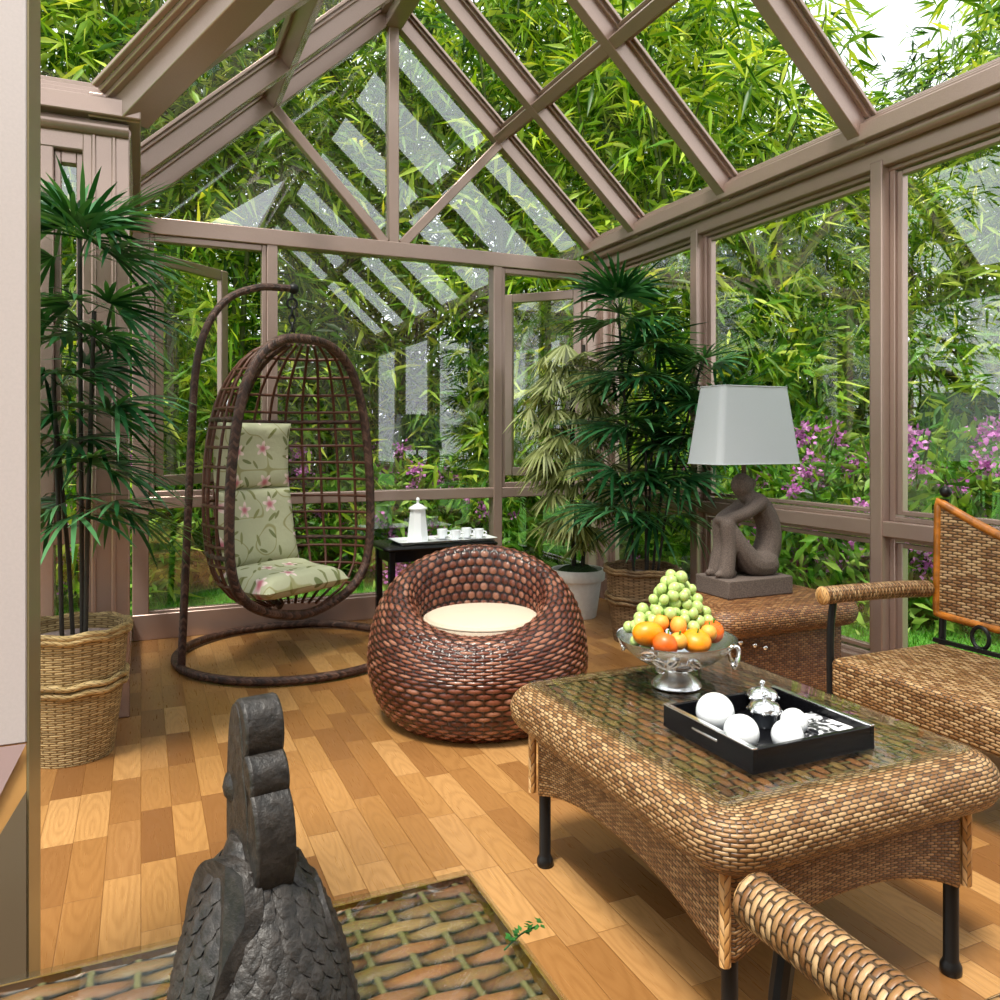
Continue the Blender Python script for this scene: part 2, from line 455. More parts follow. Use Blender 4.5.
def weave_h(U, V):
    """height of an over-under weave at cell coordinates"""
    j = np.floor(V); fv = V - j; over = .5 + .5 * np.cos(PI * (U + j)); pv = np.sqrt(np.maximum(0, 1 - (2 * fv - 1) ** 2))
    hw = pv * (.5 + .5 * over); fu = (U + .5) % 1 - .5; hs = .66 * np.maximum(0, 1 - (fu / .26) ** 2)
    return np.maximum(hw, hs)
def displace(P, U, V, amp, cu=False):
    du = (np.roll(P, -1, 0) - np.roll(P, 1, 0)) if cu else np.gradient(P, axis=0)
    dv = np.gradient(P, axis=1); N = np.cross(du, dv); N /= np.linalg.norm(N, axis=2, keepdims=True) + 1e-9
    return P + N * (weave_h(U, V) * amp)[..., None]

# ------------------------------------------------------------------ setting
XL, XR, YB, XM = -.05, 3.28, 5.43, 1.615
def zr(x): return 4.24 - .92 * abs(x - XM)
def structure():
    b = MB(); b.box(-3.2, 3.45, -1.5, 5.53, -.12, 0); tag(b.build('floor', 'floor'), kind='structure')
    b = MB(); b.box(-40, 40, -20, 40, -.5, -.13); tag(b.build('lawn', 'lawn'), kind='structure')
    F = 'frame'
    # ---- gable wall
    w = thing('wall_back', (0, 0, 0), kind='structure')
    def part(par, name, fn, bevel=.006, mat=F):
        m = MB(); fn(m); return m.build(name, mat, par, 30, bevel)
    y0, y1 = YB, YB + .09
    part(w, 'sill', lambda m: (m.box(XL, XR, y0 - .01, y1, 0, .16), m.box(XL, XR, y0 + .02, y1 - .02, .155, .175)))
    part(w, 'head_beam', lambda m: m.box(XL - .05, XR + .05, y0 - .012, y1, 2.515, 2.62))
    part(w, 'rail', lambda m: m.box(XL, XR, y0, y1 - .01, .81, .885))
    for x0, x1 in ((XL, .045), (.752, .822), (2.372, 2.442), (3.17, XR)):
        part(w, 'post', lambda m: m.box(x0, x1, y0 - .006, y1, 0, 2.55))
    part(w, 'king_post', lambda m: m.beam((XM, y0 + .035, 2.6), (XM, y0 + .035, 4.2), .075, .07, (0, 1, 0)))
    for xs in (.785, 2.445): part(w, 'brace', lambda m: m.beam((XM + (.06 if xs > XM else -.06), y0 + .035, 2.61), (xs, y0 + .035, zr(xs) - .03), .065, .07, (0, 1, 0)))
    def pane(par, quad, th, mat='glass', name='pane'):
        q = [Vector(p) for p in quad]; nrm = (q[1] - q[0]).cross(q[2] - q[0]).normalized() * th
        m = MB(); m.add(q, [tuple(range(len(q)))]); return m.build(name, mat, par, 0)
    yg = YB + .05
    for a, bb in ((.045, .752), (.822, 2.372), (2.442, 3.17)): pane(w, [(a, yg, .16), (bb, yg, .16), (bb, yg, .82), (a, yg, .82)], .006)
    pane(w, [(.822, yg, .88), (2.372, yg, .88), (2.372, yg, 2.52), (.822, yg, 2.52)], .006)
    pane(w, [(XL, yg, 2.6), (XM, yg, 2.6), (XM, yg, zr(XM)), (XL, yg, zr(XL))], .006)
    pane(w, [(XM, yg, 2.6), (XR, yg, 2.6), (XR, yg, zr(XR)), (XM, yg, zr(XM))], .006)
    # dark gasket lines round the big pane
    # casements opening outwards
    for k, (h, fr, ang) in enumerate((((.07, YB + .045), (.045, .752), 43), ((3.145, YB + .045), (2.442, 3.17), 180 - 47))):
        win = thing('window_%d' % (k + 1), (0, 0, 0), kind='structure')
        a, bb = fr
        part(win, 'window_frame', lambda m: (m.box(a, a + .03, YB + .01, YB + .08, .885, 2.515), m.box(bb - .03, bb, YB + .01, YB + .08, .885, 2.515),
             m.box(a + .03, bb - .03, YB + .01, YB + .08, .885, .92), m.box(a + .03, bb - .03, YB + .01, YB + .08, 2.475, 2.515)), .004)
        L = .645; Z0, Z1 = .945, 2.41
        sash = thing('sash', (h[0], h[1], 0)); sash.parent = win; sash.rotation_euler = (0, 0, math.radians(ang))
        part(sash, 'sash_frame', lambda m: (m.box(0, .065, -.022, .022, Z0, Z1), m.box(L - .065, L, -.022, .022, Z0, Z1),
             m.box(.065, L - .065, -.022, .022, Z0, Z0 + .07), m.box(.065, L - .065, -.022, .022, Z1 - .07, Z1)), .005)
        g = pane(sash, [(.065, 0, Z0 + .07), (L - .065, 0, Z0 + .07), (L - .065, 0, Z1 - .07), (.065, 0, Z1 - .07)], .006)
        part(sash, 'handle', lambda m: (m.box(L - .04, L - .02, -.05, -.02, 1.5, 1.53), m.box(L - .04, L - .02, -.055, -.04, 1.42, 1.53)), .003, 'silver')
    # ---- right wall
    w = thing('wall_right', (0, 0, 0), kind='structure')
    posts = [5.40, 4.255, 2.835, 1.42, 0.0, -1.42]
    part(w, 'sill', lambda m: (m.box(XR, XR + .14, -1.5, YB + .09, 0, .16), m.box(XR + .04, XR + .1, -1.5, YB, .155, .175)))
    part(w, 'rail', lambda m: m.box(XR, XR + .1, -1.5, YB, .772, .848))
    part(w, 'head', lambda m: (m.box(XR, XR + .14, -1.5, YB + .09, 2.567, 2.66), m.box(XR + .04, XR + .1, -1.5, YB, 2.545, 2.57)))
    for p in posts:
        part(w, 'post', lambda m: m.box(XR - .006, XR + .14, p - .036, p + .036, 0, 2.6))
    for i in range(len(posts) - 1):
        a, bb = posts[i + 1] + .036, posts[i] - .036
        for z0, z1 in ((.16, .772), (.848, 2.567)):
            def fr(m, z0=z0, z1=z1):
                for o, x0, x1 in ((0, .045, .115), (.03, .06, .1)):
                    t = .03
                    m.box(XR + x0, XR + x1, a + o, a + o + t, z0 + o, z1 - o); m.box(XR + x0, XR + x1, bb - o - t, bb - o, z0 + o, z1 - o)
                    m.box(XR + x0, XR + x1, a + o + t, bb - o - t, z0 + o, z0 + o + t * .7); m.box(XR + x0, XR + x1, a + o + t, bb - o - t, z1 - o - t * .7, z1 - o)
            part(w, 'window_frame', fr, .003)
            pane(w, [(XR + .08, a, z0), (XR + .08, bb, z0), (XR + .08, bb, z1), (XR + .08, a, z1)], .006)
    # eave
    e = thing('trim_1', (0, 0, 0), kind='structure')
    part(e, 'eave_beam', lambda m: m.box(3.185, 3.42, -1.5, YB + .1, 2.69, 2.775))
    part(e, 'eave_ledge', lambda m: (m.box(3.215, 3.40, -1.5, YB, 2.775, 2.80), m.box(3.25, 3.40, -1.5, YB, 2.80, 2.825), m.box(3.29, 3.40, -1.5, YB, 2.825, 2.85)), .004)
    m = MB(); m.tube([(3.255, -1.5, 2.672), (3.255, YB, 2.672)], .03, 16); m.build('moulding', F, e)
    # ---- left wall of the gable bay (seen edge on)
    Yw = 3.97
    w = thing('wall_left', (0, 0, 0), kind='structure')
    part(w, 'sill', lambda m: m.box(XL - .14, XL, Yw, YB, 0, .16))
    part(w, 'rail', lambda m: m.box(XL - .1, XL, Yw, YB, .785, .863))
    part(w, 'head', lambda m: m.box(XL - .14, XL, Yw, YB + .09, 2.51, 2.665))
    pane(w, [(XL - .06, Yw, .16), (XL - .06, YB, .16), (XL - .06, YB, 2.55), (XL - .06, Yw, 2.55)], .006)
    part(w, 'eave_beam', lambda m: m.box(XL - .16, XL + .049, Yw - .05, YB, 2.650, 2.759))
    m = MB(); m.tube([(XL - .02, Yw, 2.615), (XL - .02, YB, 2.615)], .03, 14); m.build('moulding', F, w)
    # ---- front wall of the side wing
    w = thing('wall_wing', (0, 0, 0), kind='structure')
    part(w, 'corner_post', lambda m: (m.box(-.235, XL + .004, Yw - .01, Yw + .12, 0, 2.6), m.box(-.20, -.18, Yw - .016, Yw, 0, 2.6), m.box(-.12, -.10, Yw - .016, Yw, 0, 2.6)))
    part(w, 'sill', lambda m: m.box(-3.2, XL, Yw, Yw + .12, 0, .16))
    part(w, 'rail', lambda m: m.box(-3.2, XL, Yw, Yw + .1, .785, .863))
    part(w, 'head', lambda m: m.box(-3.2, XL, Yw - .008, Yw + .12, 2.51, 2.665))
    for x0, x1 in ((-.40, -.345), (-1.55, -1.45), (-2.6, -2.5)): part(w, 'post', lambda m: m.box(x0, x1, Yw - .004, Yw + .1, 0, 2.55))
    part(w, 'inner_frame', lambda m: (m.box(-.345, -.32, Yw + .03, Yw + .09, .863, 2.51), m.box(-.26, -.235, Yw + .03, Yw + .09, .863, 2.51), m.box(-.32, -.26, Yw + .03, Yw + .09, 2.46, 2.51)), .003)
    pane(w, [(-3.2, Yw + .06, .16), (-.235, Yw + .06, .16), (-.235, Yw + .06, 2.55), (-3.2, Yw + .06, 2.55)], .006)
    part(w, 'eave_beam', lambda m: m.box(-3.2, XL + .05, Yw - .08, Yw + .16, 2.655, 2.735))
    part(w, 'eave_ledge', lambda m: (m.box(-3.2, XL - .02, Yw - .045, Yw + .1, 2.735, 2.765), m.box(-3.2, XL - .06, Yw - .02, Yw + .1, 2.765, 2.79), m.box(-3.2, XL - .1, Yw + .01, Yw + .1, 2.79, 2.82)), .004)
    m = MB(); m.tube([(-3.2, Yw - .02, 2.615), (XL, Yw - .02, 2.615)], .03, 14); m.build('moulding', F, w)
    # ---- unseen wall added behind the viewer to darken glass reflections and front fill
    m = MB(); m.prism([(-3.2, 0), (3.45, 0), (3.45, 2.72), (XM, 4.26), (XL, 2.76), (-3.2, 2.76)], .12, tr=lambda a, b, h: (a, -1.62 + h, b)); tag(m.build('wall_front_added', 'addedwall', None, 30), kind='structure')
    # ---- roof
    r = thing('ceiling', (0, 0, 0), kind='structure')
    part(r, 'ridge_beam', lambda m: (m.box(XM - .06, XM + .06, -1.5, YB + .09, 4.12, 4.30), m.box(XM - .1, XM + .1, -1.5, YB + .09, 4.2, 4.26)))
    def rafter(y, xa, xb, par=r, w=.075):
        p0 = Vector((xa, y, zr(xa))); p1 = Vector((xb, y, zr(xb))); d = (p1 - p0).normalized(); up = Vector((0, 1, 0)).cross(d)
        if up.z < 0: up = -up
        def f(m):
            m.beam(p0, p1, w, .115, up)
            for sgn in (-1, 1):
                m.beam(p0, p1, .024, .034, up, (sgn * (w / 2 + .010), .052)); m.beam(p0, p1, .024, .02, up, (sgn * (w / 2 + .032), .062))
        part(par, 'rafter', f, .004)
    RY = [YB + .035, 4.85, 3.88, 2.89, 1.90, .91, -.08, -1.07]
    for y in RY: rafter(y, XR + .02, XM + .03)
    for y in (YB + .035, 4.85): rafter(y, XL - .02, XM - .03)
    rafter(3.88, .04 + .05, XM - .03)
    rafter(2.89, 1.08, XM - .03)
    # purlins
    def purlin(xs, ya, yb):
        z = zr(xs); up = Vector((.92 if xs > XM else -.92, 0, 1)).normalized()
        def f(m):
            m.beam((xs, ya, z), (xs, yb, z), .07, .105, up)
            for sg in (-1, 1): m.beam((xs, ya, z), (xs, yb, z), .022, .03, up, (sg * .046, .052))
        part(r, 'purlin', f, .004)
    for i in range(len(RY) - 1): purlin(2.435, RY[i + 1] + .03, RY[i] - .03)
    purlin(.785, 4.88, YB); purlin(.785, 3.92, 4.82); purlin(.785, 3.15, 3.84)
    # valley beams
    for yv in (3.97, ):
        p0 = Vector((XL, yv, zr(XL) - .0)); p1 = Vector((XM, yv - (XM - XL), zr(XM)))
        def f(m):
            m.beam(p0, p1, .15, .13, (0, 0, 1)); m.beam(p0, p1, .035, .03, (0, 0, 1), (.088, .05)); m.beam(p0, p1, .03, .022, (0, 0, 1), (.118, .066)); m.beam(p0, p1, .03, .02, (0, 0, 1), (.146, .084)); m.beam(p0, p1, .035, .03, (0, 0, 1), (-.088, .055))
        part(r, 'valley_beam', f, .005)
    # wing roof
    for x in (-.95, -1.9, -2.85):
        part(r, 'rafter', lambda m: (m.beam((x, 3.97, zr(XL)), (x, 2.3, zr(XM)), .075, .115), m.beam((x, 3.97, zr(XL)), (x, 2.3, zr(XM)), .13, .03, (0, 0, 1), (0, .05))), .004)
    part(r, 'ridge_beam', lambda m: m.box(-3.2, XM, 2.24, 2.36, 4.12, 4.28))
    # roof panes
    dz = .07
    for i in range(len(RY) - 1):
        ya, yb = RY[i + 1], RY[i]
        for xa, xb in ((XM, 2.435), (2.435, XR + .06)):
            pane(r, [(xa, ya, zr(xa) + dz), (xb, ya, zr(xb) + dz), (xb, yb, zr(xb) + dz), (xa, yb, zr(xa) + dz)], .004, 'roofglass')
    pane(r, [(XL - .1, YB, zr(XL - .1) + dz), (XM, YB, zr(XM) + dz), (XM, 2.3, zr(XM) + dz), (XL, 3.97, zr(XL) + dz), (XL - .1, 3.97, zr(XL - .1) + dz)], .004, 'roofglass')
    pane(r, [(-3.2, 3.97, zr(XL) + dz), (XL, 3.97, zr(XL) + dz), (XM, 2.3, zr(XM) + dz), (-3.2, 2.3, zr(XM) + dz)], .004, 'roofglass')
    # near pier on the left
    p = thing('trim_2', (0, 0, 0), kind='structure')
    m = MB(); m.box(-.75, -.169, 1.5, 1.669, .757, 2.75); m.build('pier_panel', 'pale', p, 30, .002)
    m = MB(); m.box(-.1695, -.166, 1.502, 1.668, 0, 2.75); m.build('pier_edge', 'frame_olive', p, 0)
    m = MB(); m.box(-.75, -.169, 1.502, 1.669, 0, .757); m.build('pier_base', 'reflect_honey', p, 30)  # floor reflection on the lower face painted as a plain honey tone
    m = MB(); m.add([(-.30, 1.496, .757), (-.169, 1.496, .757), (-.215, 1.496, .66), (-.30, 1.496, .60)], [(0, 1, 2, 3)]); m.build('reflection_patch', 'mauve', p, 0)  # mauve reflected shape drawn as a flat coloured patch
    m = MB(); m.prism([(-.32, .2), (-.169, .2), (-.169, .68), (-.32, .42)], .004, tr=lambda a, b, h: (a, 1.495 + h, b)); m.build('dark_reflection', 'reflect_dark', p, 0)  # dark reflected wedge drawn as a thin coloured slab
MT['frame_olive'] = plain('olive_edge', C('#8a7d5c'), .3, .2)
MT['addedwall'] = plain('added_wall_render', C('#8d8278'), .9, 0, .08, 30, .002)
MT['mauve'] = plain('mauve_reflection', C('#b59a98'), .4)
MT['reflect_honey'] = plain('honey_reflection', C('#c39258'), .35, 0, .1, 12)
MT['reflect_dark'] = plain('dark_reflection', C('#6d5f4c'), .4)
structure()

# ------------------------------------------------------------------ furniture
def coffee_table():
    t = thing('coffee_table', (1.4, 1.69, 0), 'rectangular wicker coffee table with rolled edge and glass top, holding the fruit bowl', 'table')
    x0, x1, y0, y1 = 1.055 - 1.4, 1.75 - 1.4, 1.262 - 1.69, 2.115 - 1.69
    path = rrect(x0 + .02, x1 - .02, y0 + .02, y1 - .02, .012, 4, .02)
    # apron with arched lower edge
    prof = [(.02, .40 - .19 * k / 10) for k in range(11)]
    def warp(x, y, z):
        tz = (.40 - z) / .19
        if abs(abs(x) - x1) < abs(abs(y) - y1): q = abs(y) / y1
        else: q = abs(x) / x1
        up = .075 * (1 - min(1, q / .93) ** 2.2) if q < .93 else 0
        return (x, y, z + tz * up)
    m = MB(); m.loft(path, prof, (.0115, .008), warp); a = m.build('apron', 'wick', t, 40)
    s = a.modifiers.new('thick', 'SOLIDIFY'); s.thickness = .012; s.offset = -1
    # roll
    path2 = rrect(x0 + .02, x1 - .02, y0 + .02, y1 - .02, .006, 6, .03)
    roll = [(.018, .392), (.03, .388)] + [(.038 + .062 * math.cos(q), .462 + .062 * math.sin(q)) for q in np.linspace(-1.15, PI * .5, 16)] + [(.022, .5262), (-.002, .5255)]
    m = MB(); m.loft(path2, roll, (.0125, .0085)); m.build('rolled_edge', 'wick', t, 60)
    # woven top sheet
    hx, hy = x1 + .004, y1 + .004; nu, nv = 170, 250
    X, Y = np.meshgrid(np.linspace(-hx, hx, nu), np.linspace(-hy, hy, nv), indexing='ij')
    U, V = Y / .036, X / .026
    P = np.stack([X, Y, np.full_like(X, .519)], 2); P[..., 2] += weave_h(U, V) * .006
    UV = np.stack([U, V], 2); m = MB(); m.grid(P, UV); m.build('woven_top', 'woventop', t, 180)
    m = MB(); m.loft(rrect(-hx - .005, hx + .005, -hy - .005, hy + .005, .01, 4), [(0, .5275), (.004, .529), (.004, .534), (0, .5355)], cap_end=True, cap_start=True)
    m.build('glass_top', 'tableglass', t, 30)
    for lx in (1.078, 1.727):
        for ly in (1.285, 2.092):
            m = MB(); m.lathe([(0, 0), (.02, 0), (.024, .008), (.024, .02), (.019, .03), (.017, .035), (.017, .40), (0, .40)], 16, (lx - 1.4, ly - 1.69, 0)); m.build('leg', 'black', t, 40)
            sx = 1 if lx > 1.4 else -1; sy = 1 if ly > 1.69 else -1
    for sx in (-1, 1):
        for sy in (-1, 1):
            m = MB(); m.tube([(sx * (x1 + .001), sy * (y1 + .001), .212), (sx * (x1 + .001), sy * (y1 + .001), .40)], .012, 8, cells=(2, .03)); m.build('corner_cane', 'ropelight', t)
MT['tableglass'] = glass_mat('table_glass', .045, (.96, .985, .97))
coffee_table()

def fg_table():
    t = thing('side_table', (.12, .9, 0), 'glass topped woven table in the foreground carrying the stone rooster', 'table')
    x0, x1, y0, y1 = -.62, .52 - .12, -.40, 1.30 - .9
    nu, nv = 260, 200
    X, Y = np.meshgrid(np.linspace(x0 + .006, x1 - .012, nu), np.linspace(y0, y1 - .006, nv), indexing='ij')
    U, V = X / .062, Y / .030
    P = np.stack([X, Y, np.full_like(X, .478)], 2); P[..., 2] += weave_h(U, V) * .010
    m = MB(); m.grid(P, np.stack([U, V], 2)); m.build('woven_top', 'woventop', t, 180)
    m = MB(); m.loft(rrect(x0, x1, y0, y1, .006, 3), [(0, .492), (.002, .493), (.002, .499), (0, .50)], cap_end=True, cap_start=True); m.build('glass_top', 'tableglass', t, 30)
    m = MB(); m.loft(rrect(x0, x1, y0, y1, .006, 3), [(-.01, .44), (.001, .44), (.003, .444), (.003, .488), (.001, .491), (-.003, .491)]); m.build('edge_trim', 'goldtrim', t, 30)
    m = MB(); m.loft(rrect(x0 + .01, x1 - .01, y0 + .01, y1 - .01, .006, 3, .05), [(0, .30), (0, .445)], (.016, .0105)); m.build('apron', 'wick', t, 30)
    for x in (x0 + .05, x1 - .05):
        for y in (y0 + .05, y1 - .05):
            m = MB(); m.lathe([(0, 0), (.022, 0), (.024, .015), (.017, .035), (.017, .47), (0, .47)], 14, (x, y, 0)); m.build('leg', 'black', t, 40)
fg_table()

def armchair():
    W, D = .80, .58; t = thing('wicker_armchair', (0, 0, 0))
    hx, hy = W / 2 - .02, D / 2
    path = rrect(-hx, hx, -hy, hy, .03, 5, .03)
    prof = [(-.03, .285), (-.006, .285), (0, .29), (0, .40), (-.004, .412), (-.014, .42), (-.03, .424)]
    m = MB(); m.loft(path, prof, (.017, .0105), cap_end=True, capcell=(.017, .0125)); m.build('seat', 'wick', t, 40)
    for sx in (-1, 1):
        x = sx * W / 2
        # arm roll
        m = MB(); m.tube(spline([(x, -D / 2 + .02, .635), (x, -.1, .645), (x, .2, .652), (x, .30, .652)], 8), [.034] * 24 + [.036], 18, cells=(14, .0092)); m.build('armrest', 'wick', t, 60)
        m = MB(); m.sphere((x, .30, .652), .0355, 14, (1, .35, 1)); m.build('arm_cap', 'ropelight', t)
        m = MB(); m.tube(spline([(x, .245, .63), (x, .26, .5), (x - sx * .01, .27, .2), (x - sx * .01, .275, 0.0)], 6), .014, 10); m.build('leg', 'black', t)
        m = MB(); m.tube([(x - sx * .02, -D / 2 - .02, 0), (x - sx * .02, -D / 2 - .045, .5), (x - sx * .022, -D / 2 - .06, 1.0)], .014, 10)
        m.sphere((x - sx * .022, -D / 2 - .06, 1.03), .024, 12); m.build('back_post', 'black', t)
    # backrest: woven panel with sagging top edge in an amber bamboo border
    n = 41; hw = W / 2 - .014; P = np.zeros((n, 24, 3)); UV = np.zeros((n, 24, 2))
    def ztop(q): return .99 - .13 * (1 - abs(q) ** 1.0) - .04 * (1 - q * q)
    def zbot(q): return .535 - .02 * (1 - q * q)
    for i in range(n):
        q = -1 + 2 * i / (n - 1); x = q * (hw - .03 * 0)
        for j in range(24):
            f = j / 23; z = zbot(q) * (1 - f) + ztop(q) * f; k = (.02 * (z - .5))
            P[i, j] = (x * (1 - .0 * f), -D / 2 - .02 - .03 * (1 - q * q) - k, z); UV[i, j] = (x / .019, z / .0115)
    m = MB(); m.grid(P, UV); b = m.build('backrest', 'wick', t, 60); s = b.modifiers.new('thick', 'SOLIDIFY'); s.thickness = .02; s.offset = 0
    edge = [tuple(P[i, 0]) for i in range(n)] + [tuple(P[-1, j]) for j in range(1, 23)] + [tuple(P[i, -1]) for i in range(n - 1, -1, -1)] + [tuple(P[0, j]) for j in range(22, 0, -1)]
    m = MB(); m.tube(edge, .018, 8, True); m.build('back_border', 'amber', b, 60)
    for x in (-.2, 0.2):
        pts = [(x + .035 * math.cos(q), -D / 2 - .02, .475 + .042 * math.sin(q)) for q in np.linspace(0, 2 * PI, 25)[:-1]]
        m = MB(); m.tube(pts, .008, 8, True); m.build('iron_ring', 'black', t)
    m = MB(); m.beam((-hw, -D / 2 + .0, .43), (hw, -D / 2, .43), .016, .016); m.build('back_rail', 'black', t)
    return t
ch = armchair()
ch.location = (2.66, 1.885, 0); ch.rotation_euler = (0, 0, PI / 2)
tag(ch, 'wicker armchair with amber edged back, standing against the right window wall', 'armchair', 'wicker armchairs by the coffee table')
c2 = copy_tree(ch); c2.location = (1.125, .515, 0); c2.rotation_euler = (0, 0, 0)
tag(c2, 'wicker armchair in the bottom right corner, only its rolled arm and seat edge showing', 'armchair', 'wicker armchairs by the coffee table')

def pouf():
    cx, cy = 1.40, 3.38; t = thing('pouf_chair', (cx, cy, 0), 'round brown rattan tub chair with a scooped back, beside the hanging chair', 'chair')
    nphi, nseg = 704, 24
    fb = math.atan2(.92, .39)
    base = [(.26, 0.0), (.37, .012), (.435, .07), (.475, .16), (.490, .26)]
    A = None; S_ = 9
    phis = np.linspace(0, 2 * PI, nphi, endpoint=False); rows = []
    for p in phis:
        H = .565 + .145 * math.cos(p - fb)
        z = lambda a: .26 + (H - .26) * a
        zi = lambda b: .375 + (H - .375) * b
        back = .5 + .5 * math.cos(p - fb)
        pts = base + [(.478, z(.42)), (.448, z(.74)), (.40, z(.95)), (.355, H), (.315, zi(.93)), (.285, zi(.62)), (.265, zi(.25)), (.25, .375), (.15, .36), (.02, .36)]
        rows.append(spline(pts, S_))
    R = np.array(rows)                                       # nphi x k x 2
    k = R.shape[1]; tgt = 300
    mean = R.mean(0); L = np.concatenate([[0], np.cumsum(np.hypot(*np.diff(mean, axis=0).T))])
    s = np.linspace(0, L[-1], tgt)
    R2 = np.stack([np.stack([np.interp(s, L, R[i, :, c]) for c in (0, 1)], 1) for i in range(nphi)])
    P = np.stack([R2[..., 0] * np.cos(phis)[:, None], R2[..., 0] * np.sin(phis)[:, None], R2[..., 1]], 2)
    nc = 82
    U = np.repeat((np.arange(nphi) / nphi * nc)[:, None], tgt, 1); V = np.repeat((s / .0235)[None], nphi, 0)
    P2 = displace(P, U, V, .010, True)
    P2[..., 2] = np.maximum(P2[..., 2], 0.0)
    U1 = np.concatenate([U, np.full((1, tgt), nc)], 0); V1 = np.concatenate([V, V[:1]], 0)
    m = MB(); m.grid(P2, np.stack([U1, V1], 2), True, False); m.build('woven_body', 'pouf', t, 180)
    # seat cushion
    prof = [(0, .30), (.20, .30), (.245, .315), (.268, .345), (.272, .365), (.262, .388), (.235, .402), (.12, .412), (0, .415)]
    prof = [(r, z + .055) for r, z in prof]
    c = MB(); c.lathe(spline(prof, 4), 48); o = c.build('seat_cushion', 'cream', None, 60, loc=(cx + .022, cy - .005, -0.005))
    tag(o, 'round cream seat cushion lying in the rattan tub chair', 'cushion')
    pts = [(.265 * math.cos(q), .265 * math.sin(q), .383 + .055) for q in np.linspace(0, 2 * PI, 65)[:-1]]
    m = MB(); m.tube(pts, .006, 8, True); m.build('piping', 'cream', o)
pouf()

def egg_chair():
    # stand
    st = thing('hanging_chair_stand', (.80, 4.75, 0), 'cane wrapped stand with a floor ring and bent post carrying the hanging chair', 'stand')
    R = .63
    pts = [(R * math.cos(q), R * math.sin(q), .028) for q in np.linspace(0, 2 * PI, 73)[:-1]]
    m = MB(); m.tube(pts, .023, 12, True, cells=(4, .02)); m.build('base_ring', 'rope', st, 60)
    p = [(-.605, -.16, .03), (-.585, -.152, .5), (-.555, -.142, 1.2), (-.53, -.13, 1.62), (-.47, -.11, 1.86), (-.36, -.08, 2.02), (-.2, -.04, 2.10), (-.06, -.01, 2.115), (.0, 0, 2.115)]
    m = MB(); m.tube(spline(p, 8), .021, 12, cells=(4, .018)); m.build('bent_post', 'rope', st, 60)
    m = MB(); m.sphere((.008, 0, 2.115), .032, 12); m.build('end_cap', 'black', st)
    m = MB(); m.tube([(0.0, 0, 2.10), (0.0, 0, 2.05)], .008, 8)
    m.tube([(.0 + .028 * math.cos(q), 0, 2.03 + .03 * math.sin(q)) for q in np.linspace(0, 2 * PI, 21)[:-1]], .0075, 8, True); m.build('hook', 'black', st)
    # basket
    e = thing('hanging_egg_chair', (.80, 4.75, 0), 'egg shaped brown rattan hanging chair with open lattice shell, hung from the stand', 'hanging chair')
    th = math.radians(33); d = np.array((math.sin(th), -math.cos(th))); r = np.array((math.cos(th), math.sin(th)))
    off = .12                                              # rim plane in front of the hanging point
    out = [(0, 1.815), (-.20, 1.79), (-.36, 1.68), (-.465, 1.48), (-.53, 1.18), (-.555, .85), (-.545, .58), (-.48, .42), (-.31, .31), (0, .245), (.32, .31), (.485, .43), (.545, .60), (.555, .85), (.53, 1.18), (.465, 1.48), (.36, 1.68), (.20, 1.79)]
    out = [(a * .965, b) for a, b in out]; rim2 = cspline(out, 6)
    def W3(s_, b, z): return (r[0] * s_ + d[0] * (off - b), r[1] * s_ + d[1] * (off - b), z)
    rim = [W3(s_, 0, z) for s_, z in rim2]
    m = MB(); m.tube(rim, .0275, 12, True, cells=(4, .02)); m.build('rim', 'rope', e, 60)
    zs = np.array([p[1] for p in rim2]); ss = np.array([abs(p[0]) for p in rim2])
    left = [(p[1], abs(p[0])) for p in rim2 if p[0] <= 0]; left.sort(); lz = np.array([q[0] for q in left]); lw = np.array([q[1] for q in left])
    def wz(z): return float(np.interp(z, lz, lw))
    zc, hz = 1.02, .80
    def dep(z): return .60 * max(0.0, 1 - abs((z - zc) / hz) ** 2.6) ** .5
    m = MB()
    for z in np.arange(.36, 1.78, .105):
        w, D = wz(z), dep(z)
        m.tube([W3(w * math.cos(a), D * math.sin(a), z) for a in np.linspace(0, PI, 25)], .009, 7, cells=(2, .02))
    m.build('hoops', 'strand', e, 60)
    m = MB()
    for a in np.linspace(0, PI, 17)[1:-1]:
        m.tube([W3(wz(z) * math.cos(a), dep(z) * math.sin(a), z) for z in np.linspace(.27, 1.80, 26)], .009, 7)
    m.build('uprights', 'strand', e, 60)
    m = MB(); m.tube([W3(wz(z) * math.cos(PI / 2), dep(z) * 1.02, z) for z in np.linspace(.26, 1.80, 30)], .02, 10, cells=(4, .03)); m.build('back_spine', 'rope', e, 60)
    for zz in (.62, 1.35):
        m = MB(); m.tube([W3(wz(zz) * math.cos(a), dep(zz) * 1.01 * math.sin(a), zz) for a in np.linspace(0, PI, 31)], .013, 8, cells=(3, .03)); m.build('shell_hoop', 'rope', e, 60)
    # chain
    for k in range(4):
        z = 1.985 - k * .046
        pts = [(.016 * math.cos(q), 0, z + .028 * math.sin(q)) if k % 2 else (0, .016 * math.cos(q), z + .028 * math.sin(q)) for q in np.linspace(0, 2 * PI, 17)[:-1]]
        m = MB(); m.tube(pts, .006, 7, True); m.build('chain_link', 'black', e)
    m = MB(); m.tube([(0, 0, 1.84), tuple(W3(0, .0, 1.815))], .012, 8); m.sphere((0, 0, 1.835), .018, 10); m.build('hang_bar', 'black', e)
    # cushion : one long folded pad in three panels
    c = thing('floral_cushion', (.80, 4.75, 0), 'long sage floral cushion folded into seat and back inside the hanging chair', 'cushion')
    hw = .29
    # centre line in (b = distance behind rim, z)
    line = [[(-.05, .415), (.10, .41), (.24, .425), (.36, .47)], [(.375, .50), (.42, .68), (.45, .86), (.46, .945)], [(.465, .945), (.475, 1.08), (.47, 1.24), (.45, 1.34)]]
